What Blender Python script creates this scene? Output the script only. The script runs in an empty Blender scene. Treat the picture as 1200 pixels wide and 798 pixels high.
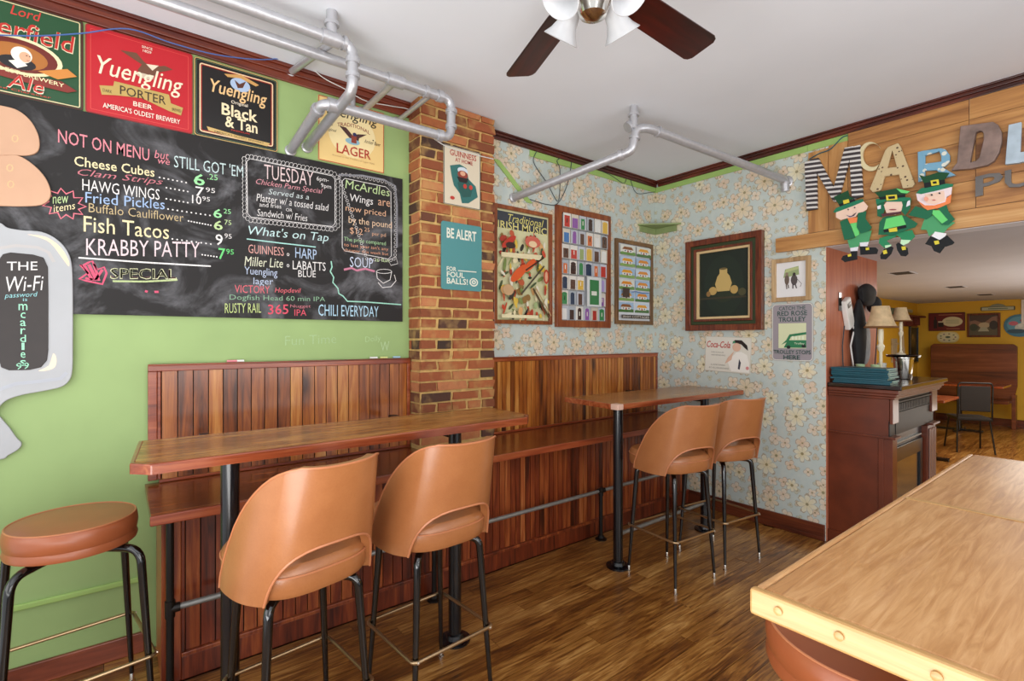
import bpy, bmesh, math, random
from mathutils import Vector, Matrix
random.seed(7)
SC = bpy.context.scene
COL = SC.collection

# ------------------------------------------------------------------ camera, world, lights, exposure
YAW = math.atan2(752, 590)
CAM = Vector((2.91, 0.0, 1.45))
FW = Vector((-math.sin(YAW), math.cos(YAW), 0)); RT = Vector((math.cos(YAW), math.sin(YAW), 0))
cd = bpy.data.cameras.new('camera'); cam = bpy.data.objects.new('camera', cd); COL.objects.link(cam)
cam.location = CAM; cam.rotation_euler = (math.pi/2, 0, YAW)
cd.sensor_width = 36; cd.lens = 590/1200*36; cd.shift_y = -1.5/1200; cd.clip_start = .05
SC.camera = cam
SC.view_settings.view_transform = 'Standard'; SC.view_settings.look = 'None'
SC.view_settings.exposure = -0.03; SC.view_settings.gamma = 1.0; SC.view_settings.use_curve_mapping = False
w = bpy.data.worlds.new('daylight'); SC.world = w; w.use_nodes = True
w.node_tree.nodes['Background'].inputs[0].default_value = (.93, .96, 1, 1)
w.node_tree.nodes['Background'].inputs[1].default_value = 1.12
def area(name, loc, rot, sx, sy, power, col=(1, 1, 1)):
    l = bpy.data.lights.new(name, 'AREA'); l.shape = 'RECTANGLE'; l.size = sx; l.size_y = sy; l.energy = power; l.color = col
    o = bpy.data.objects.new(name, l); COL.objects.link(o); o.location = loc; o.rotation_euler = rot; return o
R = math.radians
area('window_daylight_behind', (1.9, -2.0, 1.75), (R(105), 0, 0), 2.6, 1.7, 30, (1, .98, .95))
area('window_daylight_right', (4.9, 1.2, 1.7), (R(102), 0, R(90)), 3.0, 1.7, 58, (1, .98, .95))
area('ceiling_fill_upward', (3.1, -.9, .7), (R(180-12), 0, 0), 2.6, 2.0, 130, (1, .99, .97))  # added fill behind the camera, no real source; lifts the main ceiling
area('back_room_ceiling_fill', (3.2, 7.6, .5), (R(180), 0, 0), 1.6, 3.0, 45, (1, .95, .88))  # added upward fill without a fixture, brightens the low ceiling
area('back_room_fill', (2.6, 8.0, 2.06), (0, 0, 0), 1.4, 2.6, 80, (1, .95, .88))  # added overhead fill, stands for no fitting; keeps the yellow room from going dark

# ------------------------------------------------------------------ colours and materials
def lin(c):
    if isinstance(c, str): c = tuple(int(c[i:i+2], 16) for i in (0, 2, 4))
    return tuple(((v/255)/12.92 if v/255 <= .04045 else ((v/255+.055)/1.055)**2.4) for v in c[:3]) + (1,)
class NT:
    def __init__(s, name):
        s.m = bpy.data.materials.new(name); s.m.use_nodes = True
        s.t = s.m.node_tree; s.b = s.t.nodes['Principled BSDF']
    def n(s, typ, **kw):
        nd = s.t.nodes.new(typ)
        for k, v in kw.items():
            if k.startswith('i_'):
                key = k[2:]; nd.inputs[int(key) if key.isdigit() else key.replace('_', ' ')].default_value = v
            else: setattr(nd, k, v)
        return nd
    def l(s, a, b): s.t.links.new(a, b)
    def math(s, op, a, b=None, c=None):
        nd = s.n('ShaderNodeMath', operation=op)
        for i, v in enumerate((a, b, c)):
            if v is None: continue
            if isinstance(v, (int, float)): nd.inputs[i].default_value = v
            else: s.l(v, nd.inputs[i])
        return nd.outputs[0]
    def ramp(s, fac, stops, interp='LINEAR'):
        nd = s.n('ShaderNodeValToRGB'); nd.color_ramp.interpolation = interp
        e = nd.color_ramp.elements
        while len(e) < len(stops): e.new(.5)
        for el, (p, c) in zip(e, stops): el.position = p; el.color = lin(c)
        s.l(fac, nd.inputs[0]); return nd.outputs[0]
    def mix(s, fac, a, b, mode='MIX'):
        nd = s.n('ShaderNodeMix', data_type='RGBA', blend_type=mode)
        for i, v in ((0, fac), (6, a), (7, b)):
            if isinstance(v, (int, float)): nd.inputs[i].default_value = v
            elif isinstance(v, tuple): nd.inputs[i].default_value = v
            else: s.l(v, nd.inputs[i])
        return nd.outputs[2]
    def pos(s, kind='world', scale=(1, 1, 1), rnd=0):
        if kind == 'world': src = s.n('ShaderNodeNewGeometry').outputs['Position']
        else: src = s.n('ShaderNodeTexCoord').outputs['Object']
        mp = s.n('ShaderNodeMapping'); mp.inputs['Scale'].default_value = scale; s.l(src, mp.inputs[0])
        if rnd:
            r = s.n('ShaderNodeObjectInfo').outputs['Random']
            v = s.n('ShaderNodeCombineXYZ'); m = s.math('MULTIPLY', r, rnd)
            for i in range(3): s.l(m, v.inputs[i])
            s.l(v.outputs[0], mp.inputs['Location'])
        return mp.outputs[0]
    def noise(s, vec, scale=5, detail=3, rough=.5, dist=0):
        nd = s.n('ShaderNodeTexNoise'); nd.inputs['Scale'].default_value = scale; nd.inputs['Detail'].default_value = detail
        nd.inputs['Roughness'].default_value = rough; nd.inputs['Distortion'].default_value = dist
        s.l(vec, nd.inputs['Vector']); return nd.outputs[0]
    def base(s, c): s.l(c, s.b.inputs['Base Color'])
    def bump(s, h, strength=.2, dist=.01):
        nd = s.n('ShaderNodeBump'); nd.inputs['Strength'].default_value = strength; nd.inputs['Distance'].default_value = dist
        s.l(h, nd.inputs['Height']); s.l(nd.outputs[0], s.b.inputs['Normal'])
def flat(name, c, rough=.6, metal=0, var=.06, scale=12, bump=0, coat=0, emit=0):
    t = NT(name); t.b.inputs['Roughness'].default_value = rough; t.b.inputs['Metallic'].default_value = metal
    v = t.pos('object'); n = t.noise(v, scale, 3)
    c1 = lin(c); lo = tuple(x*(1-var*2.5) for x in c1[:3])+(1,); hi = tuple(min(1, x*(1+var*2.5)) for x in c1[:3])+(1,)
    t.base(t.mix(n, lo, hi))
    if bump: t.bump(n, bump)
    if coat: t.b.inputs['Coat Weight'].default_value = coat; t.b.inputs['Coat Roughness'].default_value = .12
    return t.m
def wood(name, stops, axis='y', grain=26, rough=.35, coat=.25, rvar=.3, kind='world', knots=None, blot=.35, bump=.12, worn=None):
    """wood with grain along the axis; piece-to-piece change by Object Info random"""
    t = NT(name)
    sc = {'x': (.07, 1, 1), 'y': (1, .07, 1), 'z': (1, 1, .07)}[axis]
    v = t.pos(kind, sc, 17)
    n1 = t.noise(v, grain, 6, .62, 1.1)
    v2 = t.pos(kind, tuple(.35 if x < 1 else 1 for x in sc), 9)
    n2 = t.noise(v2, 4.5, 3, .5, .3)
    f = t.math('ADD', t.math('MULTIPLY', n1, 1.0), t.math('MULTIPLY', t.math('SUBTRACT', n2, .5), blot*1.6))
    r = t.n('ShaderNodeObjectInfo').outputs['Random']
    f = t.math('ADD', f, t.math('MULTIPLY', t.math('SUBTRACT', r, .5), rvar))
    c = t.ramp(f, stops)
    if knots:
        kd = t.n('ShaderNodeTexVoronoi'); kd.inputs['Scale'].default_value = knots
        t.l(t.pos(kind, {'x': (.45, 1, 1), 'y': (1, .45, 1), 'z': (1, 1, .45)}[axis], 5), kd.inputs['Vector'])
        k = t.ramp(kd.outputs['Distance'], [(0.05, 'ffffff'), (.2, '000000')])
        c = t.mix(k, c, lin(stops[0][1]))
    if worn:
        wv = t.noise(t.pos(kind, tuple(.5 if x < 1 else 1.6 for x in sc), 3), 5, 5, .6, .5)
        c = t.mix(t.ramp(wv, [(.55, '000000'), (.72, '909090')]), c, lin(worn))
    t.base(c); t.b.inputs['Roughness'].default_value = rough
    t.b.inputs['Coat Weight'].default_value = coat; t.b.inputs['Coat Roughness'].default_value = .15
    t.bump(n1, bump, .004); return t.m
M = {}
M['green'] = flat('green_wall_paint', '96b071', .6, var=.05, scale=4, bump=.02)
M['ceiling'] = flat('ceiling_paint', 'e4e8ef', .85, var=.02, scale=2, bump=.03)
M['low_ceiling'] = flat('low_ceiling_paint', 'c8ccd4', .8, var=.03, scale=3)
M['yellow'] = flat('yellow_wall_paint', 'dcae2c', .6, var=.07, scale=2.5)
M['salmon'] = wood('salmon_panel', [(.25, 'a3573f'), (.5, 'b86a4c'), (.75, 'c67d5d')], 'z', 20, .5, .05, 0)
M['crown'] = wood('crown_wood', [(.25, '2a0d08'), (.5, '561d10'), (.75, '7c3319')], 'y', 20, .35, .3)
M['crown_x'] = wood('crown_wood_across', [(.25, '2a0d08'), (.5, '5d2212'), (.75, '87401f')], 'x', 20, .35, .3)
M['wains'] = wood('pine_wainscot', [(.2, '3f1a08'), (.42, '834217'), (.6, 'ab6426'), (.8, 'c98d48')], 'z', 22, .28, .35, .38, knots=3.2)
M['bench_front'] = wood('bench_front_wood', [(.2, '3a1206'), (.45, '783016'), (.65, 'a45528'), (.85, 'be7a48')], 'z', 22, .35, .25, .3, knots=2.5)
M['bench_rail'] = wood('bench_rail_wood', [(.2, '4a170b'), (.5, '8c3d20'), (.8, 'b5643a')], 'y', 22, .3, .35, .2)
M['seat_wood'] = wood('bench_seat_wood', [(.2, '3a1608'), (.45, '6f3616'), (.65, '944e24'), (.85, 'b4703e')], 'y', 28, .24, .3, .1)
M['table_wood'] = wood('bar_table_wood', [(.2, '5c3212'), (.42, '925c28'), (.62, 'ae7a3c'), (.85, 'c89e62')], 'y', 36, .24, .15, .1, blot=.5, worn='cfa866')
M['table_edge'] = wood('bar_table_edge', [(.2, '45160a'), (.5, '8c3f20'), (.8, 'b86a40')], 'y', 22, .25, .4, .1)
M['oak_top'] = wood('oak_table_top', [(.22, '946238'), (.42, 'ae7c4a'), (.58, 'c0905e'), (.8, 'cfa272')], 'y', 75, .36, .12, .08, blot=.3, worn='b0866a')
M['oak_edge'] = wood('oak_table_edge', [(.2, '8a6236'), (.45, 'b08650'), (.8, 'd0a870')], 'x', 26, .4, .15, .1)
M['floor'] = wood('floor_plank_wood', [(.24, '3a1e0a'), (.42, '74451a'), (.57, '9e6c32'), (.78, 'cc9c5a')], 'y', 62, .28, .35, .12, blot=.4, worn='6a3c18')
M['floor_gap'] = flat('floor_joint_dark', '2a1408', .7)
M['blue_cable'] = flat('blue_cable', '4a6aa8', .4)
M['plank'] = wood('header_plank_wood', [(.2, '744722'), (.42, 'a06c3a'), (.6, 'ba854a'), (.85, 'd2a56c')], 'x', 16, .5, .05, .3, knots=1.6)
M['plank_z'] = wood('header_plank_upright', [(.2, '744722'), (.42, 'a06c3a'), (.6, 'ba854a'), (.85, 'd2a56c')], 'z', 16, .5, .05, .3)
M['mahogany'] = flat('mantel_mahogany', '652c16', .32, var=.2, scale=7, coat=.2)
M['mantel_top'] = wood('mantel_top_dark', [(.2, '100706'), (.6, '2a1310'), (.9, '4a281e')], 'y', 16, .14, .6, 0)
M['blade'] = wood('fan_blade_wood', [(.25, '0d0202'), (.5, '300705'), (.8, '50120c')], 'x', 18, .3, .35, .05, kind='object')
M['booth'] = wood('booth_wood', [(.2, '3d1a0c'), (.5, '6e3619'), (.8, '8f5230')], 'x', 10, .35, .2, .05)
M['frame_wood'] = wood('picture_frame_wood', [(.2, '4b1d0c'), (.5, '7e3c1c'), (.8, 'a05c30')], 'z', 20, .35, .3, .2)
M['frame_dark'] = wood('ornate_frame_wood', [(.2, '2c0e08'), (.5, '6b2c16'), (.8, '98562f')], 'z', 60, .3, .4, .1)
M['frame_light'] = wood('light_frame_wood', [(.2, '8f6d46'), (.5, 'b39268'), (.8, 'd0b48a')], 'z', 30, .5, .05, .1)
M['frame_brown'] = wood('brown_frame_wood', [(.2, '4f3720'), (.5, '775634'), (.8, '95744a')], 'z', 30, .4, .1, .1)
M['frame_green'] = flat('frame_green_panel', '2e3a1c', .5)
M['frame_cream'] = flat('frame_cream_lip', 'd6b988', .5)
M['canvas'] = flat('dark_canvas', '18231b', .5, var=.2, scale=8)
M['black'] = flat('black_gloss_paint', '050506', .13, var=.1, coat=.6)
M['black_pole'] = flat('black_pole_paint', '090b10', .25, var=.15, coat=.4)
M['iron'] = flat('black_iron_pipe', '17120f', .4, .3, .2)
M['galv'] = flat('galvanised_pipe', '9c9c98', .45, .6, .1, 30)
M['silver'] = flat('silver_painted_pipe', 'bcbcc0', .36, .55, .06, 40, bump=.12)
M['chrome'] = flat('chrome', 'd8d4cc', .16, 1, .02)
M['brass'] = flat('brass_rod', 'bca07a', .28, .9, .08)
M['screw'] = flat('screw_metal', 'd0c4b4', .3, .9)
M['firebox'] = flat('firebox_black', '12161c', .3, .2, .3, 5, coat=.3)
M['mold_dark'] = flat('mantel_dark_moulding', '140c0a', .55, var=.2, coat=.05)
M['chalkboard'] = None
M['white'] = flat('white_plastic', 'e6e4de', .4)
M['shade_glass'] = flat('frosted_glass', 'bcbdc0', .3, var=.04, scale=25, coat=.4)
M['shade_fabric'] = flat('lamp_shade_fabric', 'cdb48c', .8, var=.15, scale=25)
M['cream'] = flat('cream_ceramic', 'e4dcc0', .35)
M['menu'] = flat('teal_menu_cover', '165260', .4, var=.15, scale=15)
M['page'] = flat('menu_page', 'a8c4b4', .6)
M['cable'] = flat('dark_cable', '30404a', .5)
M['cable_white'] = flat('white_cable', 'd8d8d4', .5)
M['green_trim'] = flat('green_trim_paint', '9bbb68', .6, var=.04)
M['grey_vinyl'] = flat('dark_vinyl', '1c150f', .85)
M['mortar'] = flat('mortar', 'cba768', .95, var=.2, scale=30, bump=.6)
M['baseboard'] = wood('baseboard_wood', [(.2, '45160b'), (.5, '87422a'), (.8, 'b0674a')], 'y', 22, .35, .25, .1)
M['bb_back'] = wood('baseboard_back_wood', [(.2, '2c0e06'), (.5, '5d2814'), (.8, '7f4020')], 'x', 22, .35, .25, .1)
def mk_leather():
    t = NT('tan_leather'); v = t.pos('object'); n = t.noise(v, 9, 4); n2 = t.noise(v, 160, 2)
    t.base(t.mix(t.math('ADD', t.math('MULTIPLY', n, .8), t.math('MULTIPLY', n2, .25)), lin('8a5029'), lin('b37648')))
    t.b.inputs['Roughness'].default_value = .34; t.b.inputs['Coat Weight'].default_value = .3; t.b.inputs['Coat Roughness'].default_value = .2
    t.bump(n2, .15, .002); return t.m
M['leather'] = mk_leather()
M['leather_round'] = flat('red_tan_leather', '9c5532', .36, var=.08, scale=8, bump=.05, coat=.15)
M['piping'] = flat('leather_piping', 'b97650', .35, var=.06)
def mk_brick():
    t = NT('old_brick'); r = t.n('ShaderNodeObjectInfo').outputs['Random']
    c = t.ramp(r, [(0, '362820'), (.08, '56372a'), (.18, '7c4428'), (.5, '985230'), (.78, 'aa6238'), (1, 'bc7a50')])
    n = t.noise(t.pos('world', rnd=7), 28, 5, .65); n2 = t.noise(t.pos('world'), 9, 3)
    c = t.mix(t.ramp(n, [(.3, '808080'), (.55, '000000')]), c, lin('5a3020'))
    c = t.mix(t.ramp(n2, [(.5, '000000'), (.66, 'b8b8b8')]), c, lin('bc955a'))
    t.base(c); t.b.inputs['Roughness'].default_value = .85; t.bump(n, .6, .006); return t.m
M['brick'] = mk_brick()
def mk_chalkboard():
    t = NT('chalkboard_paint'); v = t.pos('world', (1, 1, 1.3))
    n = t.noise(v, 2.6, 5, .6, 1.2); n2 = t.noise(v, 14, 4, .7, .8)
    f = t.math('MULTIPLY', t.ramp(n, [(.48, '000000'), (.68, 'ffffff')]), t.math('ADD', t.math('MULTIPLY', n2, .75), -.06))
    t.base(t.mix(f, lin('181515'), lin('a2a2a8'))); t.b.inputs['Roughness'].default_value = .7; return t.m
M['chalkboard'] = mk_chalkboard()
def mk_print(name, rough, chalk=0):
    t = NT(name); a = t.n('ShaderNodeVertexColor'); a.layer_name = 'Col'
    c = a.outputs[0]
    if chalk:
        n = t.noise(t.pos('world'), 220, 3, .7)
        c = t.mix(t.ramp(n, [(.3, 'b0b0b0'), (.52, '000000')]), c, lin('45434a'))
    t.base(c); t.b.inputs['Roughness'].default_value = rough
    return t.m
M['print'] = mk_print('printed_surface', .4); M['chalk'] = mk_print('chalk', .9, 1); M['felt'] = mk_print('coloured_foam', .8)
M['glazed'] = mk_print('print_behind_glass', .25); M['glazed'].node_tree.nodes['Principled BSDF'].inputs['Coat Weight'].default_value = .3
def mk_wallpaper():
    t = NT('floral_wallpaper')
    p = t.n('ShaderNodeNewGeometry').outputs['Position']
    sx = t.n('ShaderNodeSeparateXYZ'); t.l(p, sx.inputs[0])
    u = t.math('SUBTRACT', sx.outputs[1], sx.outputs[0]); u = t.math('MULTIPLY', u, 1.0)
    vz = sx.outputs[2]
    def flowers(scale, ox, R0, petals, seedrot, inner, outer, line, bg):
        cv = t.n('ShaderNodeCombineXYZ'); t.l(t.math('ADD', u, ox), cv.inputs[0]); t.l(t.math('ADD', vz, ox*1.7), cv.inputs[1])
        vo = t.n('ShaderNodeTexVoronoi', voronoi_dimensions='2D'); vo.inputs['Scale'].default_value = scale; vo.inputs['Randomness'].default_value = .62
        t.l(cv.outputs[0], vo.inputs['Vector'])
        s = t.n('ShaderNodeVectorMath', operation='SUBTRACT'); t.l(cv.outputs[0], s.inputs[0]); t.l(vo.outputs['Position'], s.inputs[1])
        q = t.n('ShaderNodeSeparateXYZ'); t.l(s.outputs[0], q.inputs[0])
        ang = t.math('ARCTAN2', q.outputs[1], q.outputs[0])
        rr = t.math('SQRT', t.math('ADD', t.math('MULTIPLY', q.outputs[0], q.outputs[0]), t.math('MULTIPLY', q.outputs[1], q.outputs[1])))
        rc = t.n('ShaderNodeSeparateColor'); t.l(vo.outputs['Color'], rc.inputs[0])
        a2 = t.math('ADD', t.math('MULTIPLY', ang, petals/2), t.math('MULTIPLY', rc.outputs[0], 6))
        pet = t.math('POWER', t.math('ABSOLUTE', t.math('COSINE', a2)), .6)
        wob = t.noise(cv.outputs[0], 60, 2)
        lim = t.math('MULTIPLY', t.math('ADD', .42, t.math('MULTIPLY', pet, .58)), t.math('MULTIPLY', t.math('ADD', .62, t.math('MULTIPLY', rc.outputs[1], .45)), R0))
        lim = t.math('MULTIPLY', lim, t.math('ADD', .8, t.math('MULTIPLY', wob, .4)))
        f = t.math('DIVIDE', rr, lim)
        ins = t.math('LESS_THAN', f, 1.0)
        edge = t.math('MULTIPLY', t.math('GREATER_THAN', f, .87), t.math('LESS_THAN', f, 1.0))
        vein = t.math('MULTIPLY', t.math('LESS_THAN', pet, .30), t.math('LESS_THAN', f, .9))
        cen = t.math('LESS_THAN', rr, R0*.13)
        c = t.mix(f, lin(inner), lin(outer)); c = t.mix(t.math('MULTIPLY', t.math('GREATER_THAN', rc.outputs[2], .55), .35), c, lin('d8b08c'))
        c = t.mix(t.math('MULTIPLY', t.math('MAXIMUM', edge, vein), .75), c, lin(line))
        c = t.mix(cen, c, lin('8a7a44'))
        return t.mix(t.math('MULTIPLY', ins, .82), bg, c)
    n = t.noise(p, 22, 3)
    bg = t.mix(n, lin('b2c2c2'), lin('ccd0c6'))
    bg = flowers(11, 5.3, .026, 3, 0, 'b9b294', 'c6c4ae', '7f8a78', bg)
    bg = flowers(7.2, 2.1, .050, 4, 0, 'e0c0a0', 'ddd6c4', '9c7c5c', bg)
    bg = flowers(4.9, 0.4, .082, 7, 0, 'e0cf9e', 'e0dcc8', '8e7650', bg)
    t.base(bg); t.b.inputs['Roughness'].default_value = .6; return t.m
M['wallpaper'] = mk_wallpaper()
def mk_stripe():
    t = NT('striped_letter'); v = t.n('ShaderNodeNewGeometry').outputs['Position']
    s = t.n('ShaderNodeSeparateXYZ'); t.l(v, s.inputs[0])
    k = t.math('ADD', t.math('MULTIPLY', s.outputs[2], 190), t.math('MULTIPLY', s.outputs[0], 25))
    t.base(t.ramp(t.math('ADD', t.math('MULTIPLY', t.math('SINE', k), .5), .5), [(.0, '3c3436'), (.55, '4b4244'), (.62, 'd8d4d0')], 'CONSTANT'))
    t.b.inputs['Roughness'].default_value = .6; return t.m
M['stripe'] = mk_stripe()
def mk_speck(name, base, dot, sc, th):
    t = NT(name); v = t.n('ShaderNodeTexVoronoi'); v.inputs['Scale'].default_value = sc; t.l(t.pos('world'), v.inputs['Vector'])
    t.base(t.mix(t.math('LESS_THAN', v.outputs['Distance'], th), lin(base), lin(dot))); t.b.inputs['Roughness'].default_value = .6; return t.m
M['dotted'] = mk_speck('studded_letter', 'ccb78c', '5a4030', 34, .22)
M['blue_letter'] = mk_speck('blue_letter_paint', '76a8c4', 'dcdcd0', 22, .3)
M['rust'] = flat('mottled_metal', '857068', .5, .2, .3, 14, bump=.2)
M['pale_blue'] = flat('pale_blue_paint', 'aebfcc', .5, var=.12, scale=20)
M['grey_metal'] = flat('grey_metal_letter', '6a6664', .4, .4, .15)

# ------------------------------------------------------------------ mesh builder
SPLIT = {'frieze_block', 'capital_ledge', 'quarter_round', 'support_bar', 'cleats', 'bead', 'end_post', 'rim', 'cross_bar', 'bracket', 'painted_marks', 'near_pilaster', 'front_frame', 'cornice', 'cap_rail', 'end_stile', 'blade_iron'}
class MB:
    def __init__(s): s.v = []; s.f = []; s.c = []; s.col = None; s.mi = []; s.cm = 0
    def _f(s, *idx): s.f.append(tuple(idx)); s.c.append(s.col); s.mi.append(s.cm)
    def box(s, x0, x1, y0, y1, z0, z1, mat=None):
        b = len(s.v); P = [(x0, y0, z0), (x1, y0, z0), (x1, y1, z0), (x0, y1, z0), (x0, y0, z1), (x1, y0, z1), (x1, y1, z1), (x0, y1, z1)]
        s.v += [tuple(mat @ Vector(p)) if mat else p for p in P]
        for q in ((3, 2, 1, 0), (4, 5, 6, 7), (0, 1, 5, 4), (1, 2, 6, 5), (2, 3, 7, 6), (3, 0, 4, 7)): s._f(*(b+i for i in q))
        return s
    def rings(s, loops, closed=True, caps=True):
        n = len(loops[0]); b = len(s.v)
        for L in loops: s.v += [tuple(p) for p in L]
        for i in range(len(loops)-1):
            for j in range(n if closed else n-1):
                k = (j+1) % n; s._f(b+i*n+j, b+i*n+k, b+(i+1)*n+k, b+(i+1)*n+j)
        if caps:
            s._f(*(b+j for j in reversed(range(n)))); s._f(*(b+(len(loops)-1)*n+j for j in range(n)))
        return s
    def tube(s, path, r, n=12, closed=False):
        path = [Vector(p) for p in path]; m = len(path)
        rs = r if isinstance(r, (list, tuple)) else [r]*m
        T = []
        for i in range(m):
            a = path[(i-1) % m] if (closed or i > 0) else path[i]; c = path[(i+1) % m] if (closed or i < m-1) else path[i]
            T.append((c-a).normalized())
        ref = Vector((0, 0, 1)) if abs(T[0].z) < .9 else Vector((1, 0, 0))
        u = (ref - T[0]*ref.dot(T[0])).normalized(); loops = []
        for i in range(m):
            u = u - T[i]*u.dot(T[i])
            if u.length < 1e-6: u = T[i].orthogonal()
            u.normalize(); w_ = T[i].cross(u)
            loops.append([path[i]+(u*math.cos(2*math.pi*k/n)+w_*math.sin(2*math.pi*k/n))*rs[i] for k in range(n)])
        if closed: loops.append(loops[0])
        return s.rings(loops, True, not closed)
    def cyl(s, a, b, r, n=16): return s.tube([a, b], r, n)
    def lathe(s, prof, origin=(0, 0, 0), n=28, axis=None, close=False):
        o = Vector(origin); A = Vector(axis).normalized() if axis else Vector((0, 0, 1))
        U = A.orthogonal().normalized(); W = A.cross(U)
        return s.rings([[o+A*h+(U*math.cos(2*math.pi*k/n)+W*math.sin(2*math.pi*k/n))*max(r, 1e-4) for k in range(n)] for r, h in prof], True, not close)
    def poly(s, pts, col=None):
        b = len(s.v); s.v += [tuple(p) for p in pts]; s.col = col if col is not None else s.col; s._f(*range(b, b+len(pts))); return s
    def prism(s, pts, d):
        """pts 3D outline of the back face, d extrusion vector"""
        d = Vector(d); a = [Vector(p) for p in pts]
        nrm = Vector((0, 0, 0))
        for i in range(len(a)):
            nrm += (a[i]-a[0]).cross(a[(i+1) % len(a)]-a[0])
        if nrm.dot(d) < 0: a.reverse()
        return s.rings([a, [p+d for p in a]])
    def ring(s, outer, inner, d):
        d = Vector(d); o = [Vector(p) for p in outer]; i_ = [Vector(p) for p in inner]; n = len(o)
        return s.rings([o, [p+d for p in o], [p+d for p in i_], i_, o], True, False)
    def pieces(s):
        par = list(range(len(s.v)))
        def find(a):
            while par[a] != a: par[a] = par[par[a]]; a = par[a]
            return a
        for f in s.f:
            for i in f[1:]: par[find(i)] = find(f[0])
        groups = {}
        for f, c, k in zip(s.f, s.c, s.mi): groups.setdefault(find(f[0]), []).append((f, c, k))
        out = []
        for g in groups.values():
            m = MB(); mp = {}
            for f, c, k in g:
                for i in f:
                    if i not in mp: mp[i] = len(m.v); m.v.append(s.v[i])
                m.f.append(tuple(mp[i] for i in f)); m.c.append(c); m.mi.append(k)
            out.append(m)
        return out
    def build(s, name, mat, parent=None, smooth=False, origin=None, bevel=0, rot=0, norm=True):
        if name in SPLIT and parent is not None:
            ps = s.pieces()
            if len(ps) > 1: return [p.build(name, mat, parent, smooth, origin, bevel, rot, norm) for p in ps][0]
        me = bpy.data.meshes.new(name)
        o0 = Vector(origin) if origin is not None else (Vector(parent['_o']) if parent is not None and '_o' in parent else Vector((0, 0, 0)))
        me.from_pydata([tuple(Vector(p)-o0) for p in s.v], [], s.f)
        mats = mat if isinstance(mat, (list, tuple)) else [mat]
        for m_ in mats: me.materials.append(m_)
        if len(mats) > 1: me.polygons.foreach_set('material_index', s.mi)
        if any(c is not None for c in s.c):
            ca = me.color_attributes.new('Col', 'FLOAT_COLOR', 'CORNER'); i = 0
            for p, c in zip(me.polygons, s.c):
                cc = c or (1, 1, 1, 1)
                for li in p.loop_indices: ca.data[li].color = cc
        if norm:
            bm = bmesh.new(); bm.from_mesh(me); bmesh.ops.recalc_face_normals(bm, faces=bm.faces); bm.to_mesh(me); bm.free()
        if smooth:
            me.polygons.foreach_set('use_smooth', [True]*len(me.polygons))
            try: me.set_sharp_from_angle(angle=R(38))
            except Exception: pass
        o = bpy.data.objects.new(name, me); COL.objects.link(o)
        if parent is not None:
            o.parent = parent
            if origin is not None: o.location = o0 - Vector(parent['_o']) if '_o' in parent else o0
        else: o.location = o0
        o['_o'] = list(o0)
        if bevel:
            b = o.modifiers.new('bevel', 'BEVEL'); b.width = bevel; b.segments = 2; b.limit_method = 'ANGLE'; b.angle_limit = R(40)
        return o
def tag(o, label=None, cat=None, group=None, kind=None):
    if label: o['label'] = label
    if cat: o['category'] = cat
    if group: o['group'] = group
    if kind: o['kind'] = kind
    return o
def thing(name, label, cat, loc=(0, 0, 0), group=None):
    o = bpy.data.objects.new(name, None); COL.objects.link(o); o.location = loc; o.empty_display_size = .05; o['_o'] = list(loc)
    return tag(o, label, cat, group)
def struct(o): o['kind'] = 'structure'; return o
def copy_tree(o, parent=None):
    c = o.copy(); COL.objects.link(c)
    if parent is not None: c.parent = parent
    for ch in list(o.children): copy_tree(ch, c)
    return c
def dup(o, loc, rz, label=None):
    c = copy_tree(o); c.location = loc; c.rotation_euler = (0, 0, rz)
    if label: c['label'] = label
    return c
def inst(proto, name, parent, loc, scale=(1, 1, 1), rot=(0, 0, 0)):
    c = bpy.data.objects.new(name, proto.data if hasattr(proto, 'data') else proto); COL.objects.link(c)
    if parent is not None:
        c.parent = parent; loc = Vector(loc)-Vector(parent['_o']) if '_o' in parent else loc
    c.location = loc; c.scale = scale; c.rotation_euler = rot; return c
def unit_box(name, mat, jit=0, cham=.0):
    bm = bmesh.new(); bmesh.ops.create_cube(bm, size=1)
    if jit:
        for v in bm.verts: v.co += Vector([random.uniform(-jit, jit) for _ in range(3)])
    me = bpy.data.meshes.new(name); bm.to_mesh(me); bm.free(); me.materials.append(mat); return me

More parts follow.
